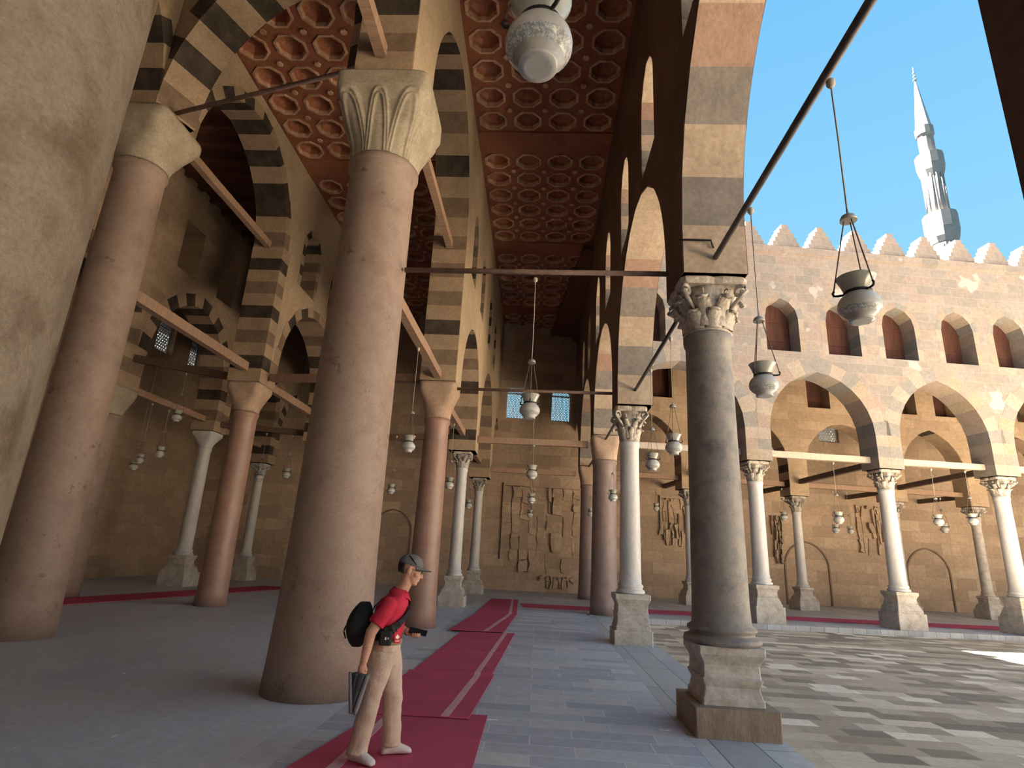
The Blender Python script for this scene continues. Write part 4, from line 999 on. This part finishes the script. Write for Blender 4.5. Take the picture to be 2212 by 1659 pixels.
# bag on the back with a broad strap across the chest
bg_ = held('shoulder_bag', 'black shoulder bag worn behind the hip with a broad strap across the red shirt', 'bag', (0,0,0))
m_ = MB(); rings = []
for k in range(11):
    u = k/10; z_ = .795+.33*u; s_ = sin(pi*(.06+.88*u))**.55
    cx_ = -.250-.012*sin(pi*u)+.028*u; rings.append([(cx_+.100*s_*math.copysign(abs(cos(a))**.7, cos(a)), -.03+.165*s_*math.copysign(abs(sin(a))**.7, sin(a)), z_) for a in [2*pi*i/24 for i in range(24)]])
m_.loft(rings); m_.build('bag_body', M['black_cloth'], bg_)
m_ = MB(); m_.tube([(-.335,-.12,.86),(-.362,-.05,.90),(-.362,.03,.93)], .006, 6); m_.box((-.363,-.06,.90), (.006,.018,.022), 1); m_.build('zip', [M['black_cloth'], M['cap_tin']], bg_)
m_ = MB()
def surf(a, z_, g):
    for (z0, c0, x0, y0), (z1, c1, x1, y1) in zip(TORSO, TORSO[1:]):
        if z0 <= z_ <= z1:
            t_ = (z_-z0)/(z1-z0); return Vector((c0+(c1-c0)*t_+(x0+(x1-x0)*t_+g)*cos(a), (y0+(y1-y0)*t_+g)*sin(a), z_))
    return Vector((.03,0,z_))
path = [(-2.35,.90),(-1.95,.905),(-1.6,.915),(-1.25,.945),(-.9,.985),(-.55,1.03),(-.2,1.08),(.15,1.12),(.5,1.155),(.85,1.18),(1.3,1.205),(1.75,1.205),(2.2,1.17),(2.6,1.12),(3.0,1.07)]
wd = [.050,.050,.045,.036,.028,.025,.024,.024,.024,.024,.024,.024,.024,.024,.024]
rings = []
for i, ((a, z_), w_) in enumerate(zip(path, wd)):
    q0 = surf(a-.10, min(1.213,z_+w_*.9), .023); q1 = surf(a+.10, z_-w_*.9, .023); p0 = surf(a-.10, min(1.213,z_+w_*.9), .030); p1 = surf(a+.10, z_-w_*.9, .030)
    rings.append([q0, p0, p1, q1])
m_.loft(rings, 0, False); m_.build('strap', M['black_cloth'], bg_)
m_ = MB(); m_.squares([(.045,-.05),(.048,-.03),(.048,.035),(.042,.05)], bev=.3); po = m_.build('pouch', M['black_cloth'], bg_, (-.02,-.222,.885)); po.scale = (1.0,.55,1.0)
m_ = MB(); m_.box((-.018,-.2505,.885), (.012,.002,.018)); m_.box((.002,-.2505,.887), (.008,.002,.012)); m_.build('white_logo', M['white'], bg_)
tg = MB(); tg.box((0,0,0), (.052,.006,.078)); tg.tube([(0,.002,.038),(0,.003,.065)], .004, 6)
tgo = tg.build('luggage_tag', M['tag_red'], bg_, (.068,-.172,.882)); tgo.rotation_euler = (radians(-8), 0, radians(34)); tgo['label'] = 'red tag with a white maple leaf'
half = [(0,.020),(.0045,.011),(.0095,.014),(.008,.004),(.0165,.007),(.0145,.002),(.019,-.001),(.010,-.008),(.011,-.012),(.0015,-.0105),(.0015,-.018)]
lf = half+[(-x_,z_) for x_, z_ in reversed(half[1:])]
m_ = MB(); m_.loft([[(x_,y_,z_+.006) for x_, z_ in lf] for y_ in (-.0032,-.0042)], 0, False); m_.box((0,-.0037,-.022), (.032,.001,.005)); m_.build('maple_leaf', M['white'], tgo)
# pair of shoes hanging from the near hand, toes down
def make_shoe(name, label, loc, rot):
    o = held(name, label, 'shoe', loc, 'pair of black shoes in the hand'); o.matrix_world = o.matrix_world @ Matrix.Rotation(rot[2],4,'Z') @ Matrix.Rotation(rot[1],4,'Y') @ Matrix.Rotation(rot[0],4,'X')
    up_ = MB(); rings = []   # shoe lies along local x (toe +x), sole at z = 0
    for t_, w_, h_ in ((-.120,.020,.055),(-.112,.032,.072),(-.08,.036,.078),(-.03,.036,.070),(.02,.040,.055),(.06,.045,.045),(.10,.043,.036),(.13,.032,.028),(.145,.014,.018)):
        rings.append([(t_,w_*math.copysign(abs(cos(a))**.8,cos(a)),.014+h_*(.5+.5*sin(a))) for a in [2*pi*i/18 for i in range(18)]])
    up_.loft(rings); up_.build('upper', M['shoe'], o)
    so_ = MB(); prof = [(-.125,.022),(-.110,.036),(-.05,.035),(.0,.037),(.06,.049),(.11,.046),(.14,.032),(.152,.012)]
    P_ = [(x_,y_) for x_, y_ in prof]+[(x_,-y_) for x_, y_ in reversed(prof)]
    so_.loft([[(x_,y_,0) for x_, y_ in P_],[(x_*1.01,y_*1.03,.008) for x_, y_ in P_],[(x_,y_,.0165) for x_, y_ in P_]], 0, False); so_.build('sole', M['sole'], o)
    cl_ = MB(); cl_.tube([(-.115+.001,0,.088),(-.095,.031,.094),(-.055,.034,.092),(-.018,.0,.084),(-.055,-.034,.092),(-.095,-.031,.094),(-.114,0,.088)], .007, 8, 0, True, False); cl_.build('collar', M['black_cloth'], o)
    la_ = MB()
    for k in range(4): la_.tube([(-.005+.022*k,-.026,.078-.009*k),(.004+.022*k,0,.086-.010*k),(-.005+.022*k,.026,.078-.009*k)], .0028, 5)
    la_.build('laces', M['black_cloth'], o); return o
make_shoe('shoe', 'black shoe hanging outermost from the right hand of the person, pale sole outward', (-.245,-.275,.520), (0, radians(82), radians(12)))
make_shoe('shoe', 'black shoe hanging closer to the trouser leg from the right hand', (-.140,-.282,.510), (0, radians(76), radians(170)))
# ------------------------------------------------------------------ light
w = bpy.data.worlds.new('sky'); scn.world = w; w.use_nodes = True; nt = w.node_tree
bg = nt.nodes['Background']; tc = nt.nodes.new('ShaderNodeTexCoord'); sp = nt.nodes.new('ShaderNodeSeparateXYZ')
L(nt, tc.outputs['Generated'], sp.inputs[0])
col = ramp(nt, sp.outputs['Z'], [(0.0,(.66,.90,1.0)),(.35,(.33,.74,1.0)),(.8,(.19,.56,.98)),(1.0,(.14,.46,.92))])
L(nt, col, bg.inputs[0]); bg.inputs[1].default_value = .218
sd = bpy.data.lights.new('sun', 'SUN'); sd.energy = 26.0; sd.angle = radians(.53); sd.color = (1.0,.92,.80)
so = bpy.data.objects.new('sun', sd); C.objects.link(so)
el = radians(58); dirv = Vector((.972*cos(el), -.235*cos(el), -sin(el)))
so.rotation_euler = dirv.to_track_quat('-Z','Y').to_euler(); so.location = (-20,10,40)

# ------------------------------------------------------------------ camera
cam = bpy.data.cameras.new('camera'); co = bpy.data.objects.new('camera', cam); C.objects.link(co)
cam.sensor_width = 36; cam.lens = 1236.69/2212*36; cam.clip_start = .05; cam.clip_end = 500
R_ = ((.99785131890305,.041055344848353624,.05106078752649993),(-.03737699609830795,-.283371709255522,.9582815006856132),(-.053811760109763,.9581309581956877,.28122830835622264))
co.matrix_world = Matrix(((R_[0][0],R_[1][0],-R_[2][0],0),(R_[0][1],R_[1][1],-R_[2][1],0),(R_[0][2],R_[1][2],-R_[2][2],1.6),(0,0,0,1)))
scn.camera = co
vs = scn.view_settings; vs.view_transform = 'Standard'; vs.look = 'None'; vs.gamma = 1; vs.use_curve_mapping = False; vs.exposure = 2.2
scn.cycles.max_bounces = 12; scn.cycles.diffuse_bounces = 7; scn.cycles.glossy_bounces = 3
